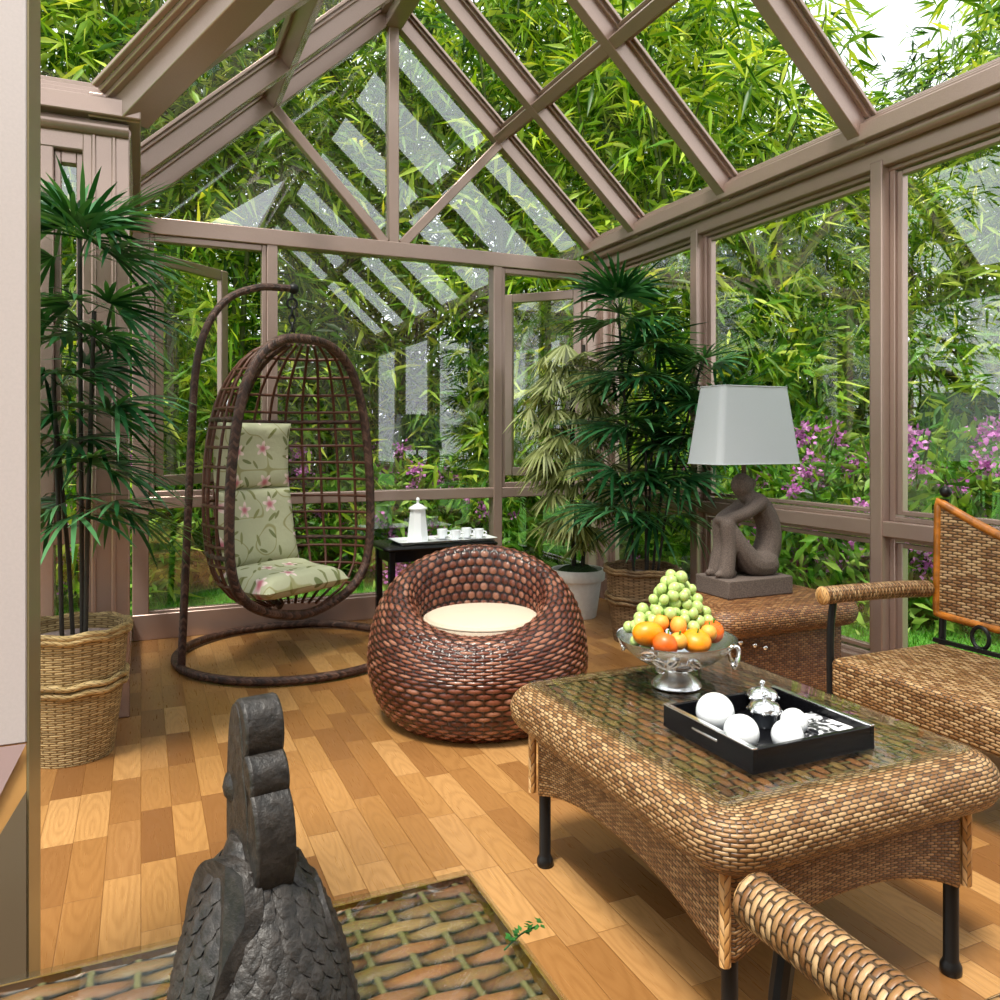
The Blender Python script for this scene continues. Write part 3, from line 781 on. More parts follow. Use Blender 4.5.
    for k, (nm, L) in enumerate(zip(('seat_panel', 'back_panel', 'head_panel'), line)):
        cl = spline([(b, 0, z) for b, z in L], 8); cl = np.array(cl)[:, [0, 2]]; n = len(cl); nv = 21
        tk = (.09, .06, .055)[k]
        Top = np.zeros((n, nv, 3)); Bot = np.zeros((n, nv, 3)); UV = np.zeros((n, nv, 2)); ln = 0
        for i in range(n):
            a, b2 = cl[max(0, i - 1)], cl[min(n - 1, i + 1)]; tv = (b2 - a) / np.linalg.norm(b2 - a); nv2 = np.array((-tv[1], tv[0]))
            if i: ln += np.linalg.norm(cl[i] - cl[i - 1])
            f = i / (n - 1); ef = (max(0, 1 - abs(2 * f - 1) ** 5)) ** .5
            for j in range(nv):
                q = -1 + 2 * j / (nv - 1); eq = (max(0, 1 - abs(q) ** 6)) ** .5; h = tk * ef * eq
                w = hw * (1.08 if k == 0 else .96)
                top = cl[i] + nv2 * h; bot = cl[i] - nv2 * h * .6
                bend = .05 * q * q if k else .02 * q * q
                Top[i, j] = W3(q * w - .03, top[0] - bend, top[1]); Bot[i, j] = W3(q * w - .03, bot[0] - bend, bot[1])
                UV[i, j] = (q * w, ln + k * .5)
        m = MB(); m.grid(Top, UV); m.grid(Bot[:, ::-1], UV[:, ::-1]); o = m.build(nm, 'floral', c, 80)
egg_chair()

def lamp_and_trunk():
    t = thing('wicker_chest', (2.64, 2.97, 0), 'low dark wicker chest table with rolled lid under the lamp', 'side table')
    x0, x1, y0, y1 = 2.29 - 2.64, 2.97 - 2.64, 2.755 - 2.97, 3.17 - 2.97
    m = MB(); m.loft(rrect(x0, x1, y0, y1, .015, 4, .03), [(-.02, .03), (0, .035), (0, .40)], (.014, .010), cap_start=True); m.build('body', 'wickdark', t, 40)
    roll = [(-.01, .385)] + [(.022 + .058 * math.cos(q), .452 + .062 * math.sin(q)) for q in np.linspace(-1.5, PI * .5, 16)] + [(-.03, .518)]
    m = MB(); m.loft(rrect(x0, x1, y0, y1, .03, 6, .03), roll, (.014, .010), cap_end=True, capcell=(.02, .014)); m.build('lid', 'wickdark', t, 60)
    for i, (x, z) in enumerate(((2.352, .372), (2.430, .352), (2.488, .335))):
        m = MB(); m.tube([(x - 2.64, y0 + .002, z), (x - 2.64, y0 - .012, z)], .005, 8); m.sphere((x - 2.64, y0 - .02, z), .012, 12); m.build('knob', 'silver', t)
    for sx in (x0 + .03, x1 - .03):
        for sy in (y0 + .03, y1 - .03):
            m = MB(); m.lathe([(0, 0), (.018, 0), (.018, .06), (0, .06)], 10, (sx, sy, 0)); m.build('foot', 'black', t)
    l = thing('table_lamp', (2.61, 3.01, .518), 'table lamp with white tapered shade and a grey stone seated figure base', 'lamp')
    m = MB(); m.box(-.19, .19, -.12, .12, 0, .085); m.build('plinth', 'stone', l, 30, .006)
    # stylised seated figure: tapered limbs fused by a voxel remesh
    m = MB()
    def limb(pts, rs, n=12):
        P = spline(pts, 5); R = np.interp(np.linspace(0, 1, len(P)), np.linspace(0, 1, len(rs)), rs); m.tube(P, list(R), n)
        m.sphere(P[0], R[0], 10); m.sphere(P[-1], R[-1], 10)
    b = .085
    limb([(.10, 0, b + .05), (.145, 0, b + .13), (.15, 0, b + .22), (.105, 0, b + .31), (.03, 0, b + .365)], [.07, .064, .058, .056, .042])
    for sy in (-1, 1):
        y = sy * .035
        limb([(.06, y, b + .345), (-.02, y * 1.3, b + .30), (-.10, y * .8, b + .272), (-.135, y * .3, b + .262)], [.042, .032, .03, .026])
        limb([(-.12, y * .8, b + .245), (-.115, y * .9, b + .14), (-.135, y, b + .02)], [.036, .034, .04])
        limb([(-.10, y, b + .02), (-.18, y, b + .016)], [.022, .016])
        limb([(-.105, y * .8, b + .235), (-.05, y, b + .14), (.02, y, b + .06), (.10, y, b + .05)], [.03, .045, .06, .065])
    limb([(.0, 0, b + .37), (-.005, 0, b + .40)], [.03, .03])
    m.sphere((-.012, 0, b + .425), .052, 16, (1.05, .9, 1.1)); m.sphere((.04, 0, b + .43), .028, 10); m.sphere((-.06, 0, b + .415), .014, 8)
    o = m.build('seated_figure', 'stone', l, 80)
    rm = o.modifiers.new('fuse', 'REMESH'); rm.mode = 'VOXEL'; rm.voxel_size = .006; rm.use_smooth_shade = True
    sm = o.modifiers.new('soft', 'SMOOTH'); sm.iterations = 4
    m = MB(); m.tube([(0, 0, b + .46), (0, 0, .72)], .012, 10); m.build('stem', 'stone', l)
    path = lambda hx, hy, r: rrect(-hx, hx, -hy, hy, r, 6)
    a, c = path(.245, .125, .03), path(.198, .09, .03); n = len(a); P = np.zeros((n, 2, 3))
    for i in range(n): P[i, 0] = (a[i][0], a[i][1], .612); P[i, 1] = (c[i][0], c[i][1], .972)
    m = MB(); m.grid(P, None, True); o = m.build('lamp_shade', 'shade', l, 0); s = o.modifiers.new('t', 'SOLIDIFY'); s.thickness = .003
    for q, z in ((a, .612), (c, .972)): m = MB(); m.tube([(x, y, z) for x, y, _, _ in q], .003, 6, True); m.build('shade_rim', 'shade', o)
    m = MB(); m.beam((-.195, 0, .95), (.195, 0, .95), .005, .005); m.beam((0, -.088, .95), (0, .088, .95), .005, .005); m.tube([(0, 0, .72), (0, 0, .96)], .005, 6); m.build('shade_frame', 'silver', o)
lamp_and_trunk()

def console():
    t = thing('console_table', (1.78, 5.08, 0), 'low black lacquered console table behind the rattan tub chair', 'table')
    m = MB(); m.loft(rrect(-.39, .39, -.21, .21, .05, 6), [(-.02, .535), (0, .538), (.006, .548), (0, .558), (-.01, .562)], cap_end=True, cap_start=True); m.build('table_top', 'blackwood', t, 30)
    m = MB(); m.loft(rrect(-.345, .345, -.165, .165, .01, 3), [(0, .46), (0, .536)]); m.build('apron', 'blackwood', t, 30)
    for sx in (-.33, .33):
        for sy in (-.15, .15):
            m = MB(); m.beam((sx, sy, 0), (sx, sy, .53), .04, .04, (0, 1, 0)); m.build('leg', 'blackwood', t, 30, .004)
    z = .562
    tr = thing('serving_tray', (1.84, 5.05, z), 'white rectangular serving tray on the black console table', 'tray')
    m = MB(); m.loft(rrect(-.33, .33, -.13, .13, .02, 4), [(-.03, 0), (-.01, .001), (.012, .02), (.015, .022), (.008, .022), (-.014, .006), (-.03, .005)], cap_end=True, cap_start=True); m.build('tray_body', 'white', tr, 40)
    zt = z + .0055
    p = thing('coffee_pot', (1.67, 5.07, zt), 'tall white lidded coffee pot on the serving tray', 'coffee pot')
    m = MB(); m.lathe([(0, 0), (.07, 0), (.074, .004), (.066, .09), (.053, .2), (.052, .215), (.0, .215)], 8); m.build('pot_body', 'white', p, 20)
    m = MB(); m.lathe([(.0, .214), (.062, .214), (.062, .222), (.03, .242), (.01, .25), (.008, .265), (.013, .275), (.009, .288), (0, .292)], 20); lo = m.build('lid', 'white', p, 40)
    m = MB(); m.tube(spline([(0, .05, .19), (.01, .10, .17), (.01, .105, .10), (0, .066, .06)], 6), .007, 8); m.build('handle', 'white', p)
    spots = [(1.855, 5.11), (1.915, 5.01), (2.03, 5.11), (2.085, 5.02)]
    labs = ['white cup and saucer nearest the coffee pot at the back of the tray', 'white cup and saucer at the front middle of the tray', 'white cup and saucer at the back right of the tray', 'white cup and saucer at the front right corner of the tray']
    first = None
    for (x, y), lb in zip(spots, labs):
        if first is None:
            c = thing('coffee_cup', (x, y, zt + .0065)); first = c
            m = MB(); m.lathe([(0, .004), (.022, .004), (.024, .008), (.034, .03), (.036, .062), (.0335, .062), (.031, .03), (.02, .012), (0, .010)], 20); m.build('cup', 'white', c, 40)
            m = MB(); m.lathe([(0, -.005), (.03, -.005), (.055, .006), (.056, .008), (.03, .001), (0, .001)], 24); m.build('saucer', 'white', c, 40)
            m = MB(); m.tube(spline([(.034, 0, .05), (.055, 0, .045), (.05, 0, .025), (.032, 0, .02)], 5), .004, 7); m.build('handle', 'white', c)
        else: c = copy_tree(first); c.location = (x, y, zt + .0065)
        c.rotation_euler = (0, 0, random.uniform(-1, .6)); tag(c, lb, 'cup', 'cups on the serving tray')
console()

# ---- things on the coffee table
ZT = .5358
def tray_set():
    t = thing('lacquer_tray', (1.362, 1.497, ZT), 'shallow black tray with silver edged sides on the coffee table, holding white balls', 'tray')
    hx, hy, h = .178, .16, .052
    m = MB(); m.box(-hx, hx, -hy, hy, 0, .008); m.build('tray_floor', 'blackwood', t, 30)
    for nm, bx in (('side', (-hx, -hx + .012, -hy, hy)), ('side', (hx - .012, hx, -hy, hy)), ('side', (-hx + .012, hx - .012, -hy, -hy + .012)), ('side', (-hx + .012, hx - .012, hy - .012, hy))):
        m = MB(); m.box(*bx, .008, h); m.build(nm, 'blackwood', t, 30, .0015)
    for x in (-hx - .0005, hx - .0125):
        m = MB(); m.box(x, x + .013, -hy, hy, h, h + .004); m.build('silver_edge', 'silver', t, 30, .001)
    for x in (-hx - .0025, hx - .0005):
        m = MB(); m.box(x, x + .003, -.045, .045, .030, .036); m.build('handle_slot', 'silver', t, 30, .001)
    zf = ZT + .0082
    balls = [((1.262, 1.556), .046, 'largest white ball in the black tray, at its left end'), ((1.240, 1.438), .040, 'white ball at the front left of the black tray'), ((1.328, 1.388), .036, 'white ball at the front middle of the black tray'), ((1.415, 1.458), .032, 'smallest white ball, beside the picture card in the black tray')]
    for (x, y), r, lb in balls:
        m = MB(); m.sphere((0, 0, r), r, 24); o = m.build('white_ball', 'white', None, 180, loc=(x, y, zf)); tag(o, lb, 'ball', 'white balls in the black tray')
    for i, ((x, y), lb) in enumerate((((1.465, 1.62), 'lidded silver jar at the back of the black tray'), ((1.398, 1.538), 'lidded silver jar in the middle of the black tray'))):
        if i == 0:
            j = thing('silver_jar', (x, y, zf)); first = j
            m = MB(); m.lathe([(0, 0), (.028, 0), (.032, .01), (.034, .05), (.0, .05)], 24); m.build('jar_body', 'jarglass', j, 40)
            m = MB(); m.lathe([(0, .05), (.044, .05), (.045, .056), (.036, .074), (.015, .084), (.006, .086), (.005, .093), (.009, .1), (.006, .108), (0, .111)], 24)
            for q in range(8): m.sphere((.04 * math.cos(q * PI / 4), .04 * math.sin(q * PI / 4), .052), .008, 8)
            m.build('lid', 'silver', j, 50)
        else: j = copy_tree(first); j.location = (x, y, zf)
        j.scale = (.92, .92, .74)
        tag(j, lb, 'jar', 'lidded jars in the black tray')
    m = MB(); m.box(-.055, .055, -.085, .085, 0, .006); o = m.build('picture_card', 'print', None, 30, .001, loc=(1.475, 1.44, zf)); tag(o, 'black and white picture card lying in the right end of the tray', 'card')
    m = MB(); 
    for i in range(3): m.box(-.05 + .003 * i, .05, -.08, .07 - .004 * i, .0065 + .007 * i, .0125 + .007 * i)
    o = m.build('booklet', 'print', None, 30, .001, loc=(1.475, 1.442, zf)); o.rotation_euler = (0, 0, .08); tag(o, 'stack of black and white printed leaflets on top of the picture card', 'leaflets')
MT['jarglass'] = plain('smoked_jar', (.12, .13, .15), .08, .6)
tray_set()

def bowl():
    cx, cy = 1.413, 1.915
    b = thing('fruit_bowl', (cx, cy, ZT), 'footed silver bowl heaped with fruit on the coffee table', 'bowl')
    prof = [(0, 0), (.066, 0), (.07, .006), (.062, .016), (.05, .026), (.034, .038), (.03, .048), (.042, .056), (.075, .062), (.115, .082), (.15, .112), (.168, .138), (.172, .14), (.166, .139), (.145, .11), (.11, .084), (.07, .068), (0, .062)]
    m = MB(); m.lathe(spline(prof[:12], 4) + prof[12:], 56); m.build('bowl_body', 'brushed', b, 60)
    # vine relief on the side facing the left front
    m = MB()
    for q, z, s, a in ((-2.7, .118, .03, .5), (-2.5, .095, .028, -.6), (-2.28, .10, .026, .9), (-2.05, .088, .028, .1), (-1.85, .10, .024, -.8), (-2.62, .075, .022, 1.2)):
        r = float(np.interp(z, [.056, .062, .082, .112, .138], [.042, .075, .115, .15, .168])) + .002
        n = np.array((math.cos(q) * .75, math.sin(q) * .75, -.6)); tg = np.array((-math.sin(q), math.cos(q), 0)); up = np.cross(n, tg)
        c = np.array((r * math.cos(q), r * math.sin(q), z)); e1 = tg * math.cos(a) + up * math.sin(a); e2 = -tg * math.sin(a) + up * math.cos(a)
        pts = [c + e1 * s * math.cos(k) + e2 * s * .5 * math.sin(k) + n * .004 for k in np.linspace(0, 2 * PI, 17)[:-1]]
        m.tube([tuple(p) for p in pts], .004, 6, True); m.tube([tuple(c - e1 * s + n * .004), tuple(c + n * .009), tuple(c + e1 * s + n * .004)], .003, 6)
    m.build('vine_relief', 'silver', b)
    for q in (-1.05, 2.1):
        c = np.array((.152 * math.cos(q), .152 * math.sin(q), .108)); tg = np.array((-math.sin(q), math.cos(q), 0)); n = np.array((math.cos(q), math.sin(q), 0))
        m = MB(); m.tube([tuple(c + n * (.018 + .012 * math.sin(k)) + np.array((0, 0, 1)) * .03 * math.cos(k) + tg * .012 * math.sin(2 * k)) for k in np.linspace(0, 2 * PI, 25)[:-1]], .006, 8, True); m.build('handle', 'silver', b)
    Z = ZT + .062
    fr = [((1.300, 1.890, .700), .042, 'orange', 'orange', (1.15, .95, .85), 'largest orange, at the left side of the fruit bowl', 'orange'),
          ((1.318, 1.835, .682), .036, 'redorange', 'orange', (1, 1, .9), 'reddish orange at the front left of the fruit bowl', 'orange'),
          ((1.352, 1.823, .690), .025, 'apricot', 'apricot', (1, 1, .95), 'apricot at the front of the bowl beside the tangerine', 'apricot'),
          ((1.385, 1.867, .720), .025, 'apricot', 'apricot', (.9, 1, 1.1), 'apricot sitting just under the grapes above the front apricot', 'apricot'),
          ((1.412, 1.822, .684), .040, 'orange', 'tangerine', (1.05, 1.05, .78), 'flat tangerine with a green stalk at the front of the fruit bowl', 'tangerine'),
          ((1.473, 1.845, .696), .024, 'apricot', 'apricot', (1, 1, 1), 'apricot at the right of the tangerine', 'apricot'),
          ((1.508, 1.876, .690), .036, 'redorange', 'orange', (1, 1, .92), 'orange at the right side of the fruit bowl', 'orange'),
          ((1.510, 1.930, .70), .028, 'apricot', 'apricot', (1, 1, 1), 'apricot at the right rear of the bowl below the grapes', 'apricot'),
          ((1.345, 1.893, .727), .023, 'apricot', 'apricot', (1, 1, 1), 'apricot beside the largest orange under the grapes', 'apricot')]
    for c, r, mat, nm, sc, lb, cat in fr:
        o = MB(); pr = [(max(1e-4, math.sin(PI * j / 12)) * (1), -math.cos(PI * j / 12) * (1 - .12 * math.exp(-((j - 12) / 1.2) ** 2))) for j in range(13)]
        o.lathe([(q * r, z * r) for q, z in pr], 24); o.v = [(x * sc[0], y * sc[1], z * sc[2]) for x, y, z in o.v]
        ob = o.build(nm, mat, None, 180, loc=c); ob.rotation_euler = (.3, -.2, random.uniform(0, 6)); tag(ob, lb, cat, 'fruit in the silver bowl')
        s = MB(); s.tube([(0, 0, r * sc[2] * .84), (.003, 0, r * sc[2] + .008)], .0028, 6); s.build('stalk', 'bush', ob)
    # grapes
    g = thing('grape_bunch', (1.42, 1.945, Z), 'bunch of pale green grapes piled on top of the fruit bowl', 'grapes')
    sp = MB(); sp.sphere((0, 0, 0), .0165, 14, (1, 1, 1.08)); gm = None; pts = []
    R_ = np.random.default_rng(3); tries = 0
    while len(pts) < 94 and tries < 40000:
        tries += 1; h = R_.uniform(0, 1) ** 1.1; z = .09 + .165 * h; ax = .145 * (1 - h) + .014; ay = .08 * (1 - h) + .016
        a = R_.uniform(0, 2 * PI); q = R_.uniform(.45, 1); x = ax * q * math.cos(a) - .002 + .015 * h; y = ay * q * math.sin(a) + .0
        if all((x - p[0]) ** 2 + (y - p[1]) ** 2 + (z - p[2]) ** 2 > .0225 ** 2 for p in pts): pts.append((x, y, z))
    for x, z, y in ((-.135, .105, -.02), (-.145, .08, -.03), (-.12, .125, -.01), (-.128, .062, -.055)): pts.append((x, y, z))
    for p in pts:
        if gm is None: gm = sp.build('grape', 'grape', g, 180); o = gm
        else: o = gm.copy(); COL.objects.link(o)
        o.location = p; k = R_.uniform(.85, 1.12); o.scale = (k, k, k); o.rotation_euler = tuple(R_.uniform(-.6, .6, 3))
    m = MB(); m.tube(spline([(0, 0, .06), (.01, 0, .16), (.012, 0, .25)], 6), .004, 6)
    m.tube(spline([(.05, -.02, .10), (.11, -.03, .125), (.14, -.035, .10)], 6), .0025, 6); m.build('stem', 'bush', g)
MT['brushed'] = plain('brushed_silver', (.75, .75, .76), .25, 1.0)
bowl()

def rooster():
    cx, cy = .137, 1.062; ZB = .5002; t = thing('stone_rooster', (cx, cy, ZB), 'dark stone rooster statue with lobed comb and feathered back, on the foreground table', 'statue')
    ang = math.atan2(.98, -.17)                     # direction it looks: away from the viewer
    f = np.array((math.cos(ang), math.sin(ang))); s = np.array((f[1], -f[0]))
    def W(a, b, z): return (f[0] * a + s[0] * b, f[1] * a + s[1] * b, z)
    # body: elliptical sections (z, centre forward, half depth, half width)
    sec = [(0, -.02, .12, .112), (.05, -.02, .12, .104), (.10, -.012, .108, .094), (.15, -.002, .086, .078), (.19, .008, .062, .058), (.215, .014, .046, .042), (.24, .02, .034, .030)]
    zz = np.linspace(0, .24, 26); cols = [np.interp(zz, [q[0] for q in sec], [q[k] for q in sec]) for k in (1, 2, 3)]
    P = np.zeros((36, 26, 3))
    for i in range(36):
        a = 2 * PI * i / 36
        for j in range(26): P[i, j] = W(cols[0][j] + cols[1][j] * math.cos(a), cols[2][j] * math.sin(a), zz[j])
    m = MB(); m.grid(P, None, True); m.f.append(tuple(i * 26 + 25 for i in range(36))); m.uv.append([(0, 0)] * 36); m.build('body', 'rooster', t, 60)
    # shingled feathers
    m = MB()
    for row in range(13):
        z = .215 - row * .0168; ci, hd, hwid = (float(np.interp(z, zz, c)) for c in cols); n = max(9, int(2 * PI * (hd + hwid) / 2 / .021))
        for k in range(n):
            a = 2 * PI * (k + .5 * (row % 2)) / n
            wd = 2 * PI * (hd + hwid) / 2 / n * .62; ln = .030; pv = []
            for u, v_ in ((-.7, 0), (.7, 0), (1, .45), (.75, .8), (0, 1.05), (-.75, .8), (-1, .45)):
                z2 = z - ln * v_; c2, d2, w2 = (float(np.interp(max(0, z2), zz, c)) for c in cols); rr = (d2 + w2) / 2; aa = a + u * wd / max(.02, rr); lift = .002 + .0065 * v_
                pv.append(W(c2 + (d2 + lift) * math.cos(aa), (w2 + lift) * math.sin(aa), max(.001, z2)))
            ctr = np.mean(pv, axis=0); c2, d2, w2 = (float(np.interp(max(0, z - ln * .5), zz, c)) for c in cols)
            pv.append(tuple(W(c2 + (d2 + .011) * math.cos(a), (w2 + .011) * math.sin(a), max(.002, z - ln * .5))))
            m.add(pv, [(i, (i + 1) % 7, 7) for i in range(7)])
    m.build('feathers', 'rooster', t, 50)
    # wings as raised shoulder shells left and right
    for sg in (-1, 1):
        w = MB(); out = [(-.10, .0), (-.085, .11), (-.05, .165), (.0, .178), (.05, .15), (.085, .08), (.09, .0)]
        pts = [(a_, z_ * (1.28 if sg < 0 else 1.0)) for a_, z_ in spline(out, 5)]; n = len(pts); v = []
        for kk, off in ((0, .004), (1, .026 if sg < 0 else .018)):
            for a_, z in pts:
                c2, d2, w2 = (float(np.interp(z, zz, c)) for c in cols); q = max(-.98, min(.98, (a_ - c2) / (d2 + .01))); b = w2 * math.sqrt(1 - q * q) * .9 + off
                v.append(W(a_, sg * b, z))
        fcs = [(i, i + 1, n + i + 1, n + i) for i in range(n - 1)] + [tuple(range(n, 2 * n))]
        w.add(v, fcs); w.build('wing', 'rooster', t, 40)
    # comb: plate with three lobes stepping down towards the tail
    plate = [(.0, .20), (.062, .20), (.07, .27), (.066, .33), (.058, .375), (.045, .40), (.025, .408), (.008, .395), (-.004, .36), (-.006, .33), (-.02, .30), (-.026, .26), (-.026, .21)]
    th = .050
    m = MB(); m.prism(cspline(plate, 4), th * .72, tr=lambda a, b, h: W(a, h - th * .36 - .004, b)); m.build('comb_plate', 'rooster', t, 40, .003)
    for (a, z, r, rz) in ((.016, .372, .034, .044), (-.006, .318, .032, .036), (-.018, .245, .044, .072)):
        poly = [(a + r * math.cos(q), z + rz * math.sin(q)) for q in np.linspace(0, 2 * PI, 29)[:-1]]
        m = MB(); m.prism(poly, th, tr=lambda a_, b, h: W(a_, h - th / 2 + .004, b)); m.build('comb_lobe', 'rooster', t, 40, .004)
    m = MB(); m.sphere(W(.055, 0, .29), .03, 14); m.tube([W(.075, 0, .285), W(.12, 0, .27)], [.016, .003], 8); m.build('head', 'rooster', t)
    m = MB()
    for k in range(7):
        a = PI + (k - 3) * .42; c = W(.0 + .042 * math.cos(a), .044 * math.sin(a), .19); m.beam(c, (c[0], c[1], .222), .014, .008, (math.cos(ang + a), math.sin(ang + a), 0))
    m.build('collar_feathers', 'rooster', t, 30, .002)
    # small sprig at the table edge
    V = []; F = []
    sg = MB(); sg.tube(spline([(.485, 1.07, .502), (.52, 1.09, .504), (.55, 1.095, .507)], 5), .0015, 5); base = None
    o = sg.build('leaf_sprig', 'rhapis', None); tag(o, 'small green leafy sprig lying over the edge of the foreground table', 'leaf sprig')
    l = MB()
    for k in range(26):
        q = k / 25; c = np.array((.488 + .075 * q, 1.072 + .026 * q, .507 + random.uniform(0, .010))); a = random.uniform(0, 2 * PI); r = .009
        d = np.array((math.cos(a), math.sin(a), random.uniform(-.1, .5))) * r; e = np.array((-math.sin(a), math.cos(a), 0)) * r * .4
        l.add([tuple(c), tuple(c + d * .6 + e), tuple(c + d * 1.4), tuple(c + d * .6 - e)], [(0, 1, 2, 3)])
    l.build('leaves', 'sprig', o)
MT['sprig'] = leaf_mat('sprig_leaf', [C('#1f4a20'), C('#3b7a34')], .3)
rooster()

# ------------------------------------------------------------------ plants
class Leaves:
    def __init__(s): s.V = []; s.F = []; s.n = 0
    def strip(s, pts, wid, side):
        """tapered blade: pts k x 3, half widths k, side vector"""
        k = len(pts); o = s.n
        for p, w in zip(pts, wid): s.V.append(p - side * w); s.V.append(p + side * w)
        for i in range(k - 1): s.F.append((o + 2 * i, o + 2 * i + 1, o + 2 * i + 3, o + 2 * i + 2))
        s.n += 2 * k
    def fan(s, rg, P, D, n, L, w, spread, droop, cup=.12):
        D = D / np.linalg.norm(D); S_ = np.cross(D, (0, 0, 1.)); S_ /= np.linalg.norm(S_) + 1e-9; N = np.cross(S_, D)
        roll = rg.uniform(-.5, .5); S_, N = S_ * math.cos(roll) + N * math.sin(roll), N * math.cos(roll) - S_ * math.sin(roll)
        for k in range(n):
            a = spread * ((k + .5) / n - .5) + rg.uniform(-.05, .05); d = D * math.cos(a) + S_ * math.sin(a) - N * cup * abs(math.sin(a))
            l = L * rg.uniform(.82, 1.05) * (1 - .18 * abs(a) / (spread / 2)); sd = np.cross(d, N); sd /= np.linalg.norm(sd); t = np.array((0, .25, .5, .75, 1.0)); dr = droop * rg.uniform(.6, 1.4)
            pts = P[None] + d[None] * (l * t)[:, None]; pts[:, 2] -= dr * l * t ** 2.2
            s.strip(list(pts), w * np.array((.3, .85, 1, .75, .06)), sd)
    def stem(s, a, b, r=.004):
        d = b - a; sd = np.cross(d, (0, 0, 1.)); sd /= np.linalg.norm(sd) + 1e-9; s.strip([a, (a + b) / 2 + np.array((0, 0, .01)), b], [r, r, r * .8], sd)
    def build(s, name, mat, parent, loc=None): return soup(name, np.array(s.V), np.array(s.F), mat, parent, loc)

def pot_basket(root, R0, R1, H, mat, rim, bulge=1.0):
    prof = [(R0 - .01, 0.0)] + [(R0 + (R1 - R0) * k / 10 + .006 * math.sin(PI * k / 10), H * k / 10) for k in range(11)] + [(R1 - .02, H), (R1 - .025, H - .06)]
    m = MB(); m.lathe(prof, 56, cell=(.034, .009)); m.build('basket', mat, root, 60)
    m = MB()
    for z, r in ((H, R1 + .004), (H - .018, R1 + .004), (H * .62, R0 + (R1 - R0) * .62 + .014), (H * .56, R0 + (R1 - R0) * .56 + .014)):
        m.tube([(r * math.cos(a), r * math.sin(a), z + .004 * math.sin(9 * a)) for a in np.linspace(0, 2 * PI, 73)[:-1]], .012, 8, True, cells=(3, .03))
    m.build('woven_band', rim, root, 60)
    m = MB(); m.lathe([(0, H - .045), (R1 * .5, H - .042), (R1 - .022, H - .05)], 32); m.build('soil', 'soil', root, 60)

def lady_palm(root, seed, stems, levels, soilz, L, avoid, n=9, w=.013):
    """stems [(x,y,lean x,lean y,top z)], levels [(x,y,z,number of fans,upright)]"""
    rg = np.random.default_rng(seed)
    for x, y, lx, ly, tz in stems:
        m = MB(); P = spline([(x, y, soilz), (x + lx * .3, y + ly * .3, soilz + (tz - soilz) * .4), (x + lx, y + ly, tz)], 8); m.tube(P, [.0085] * 17, 8)
        for q in P[2::2]: m.sphere(q, .010, 8, (1, 1, .5))
        m.build('stem', 'stem', root, 60)
    lf = Leaves()
    for x, y, z, k, upq in levels:
        for i in range(k):
            for tr in range(20):
                az = rg.uniform(0, 2 * PI) if k < 3 else 2 * PI * i / k + rg.uniform(-.5, .5); d = np.array((math.cos(az), math.sin(az)))
                if avoid is None or d @ np.array(avoid[:2]) < avoid[2]: break
            el = rg.uniform(.0, .55) + upq; D = np.array((d[0] * math.cos(el), d[1] * math.cos(el), math.sin(el)))
            a = np.array((x, y, z - .06)); b = a + D * rg.uniform(.06, .17); lf.stem(a, b, .003)
            lf.fan(rg, b, D * np.array((1, 1, .75)), n, L * rg.uniform(.85, 1.12), w, rg.uniform(2.5, 3.6), rg.uniform(.12, .38))
    for q in lf.V:                                   # leaves that meet the glass bend along it
        if avoid and avoid[0] == 0: q[1] = min(q[1], .335)
        elif avoid: q[0] = min(q[0], .41)
    lf.build('fronds', 'rhapis', root)

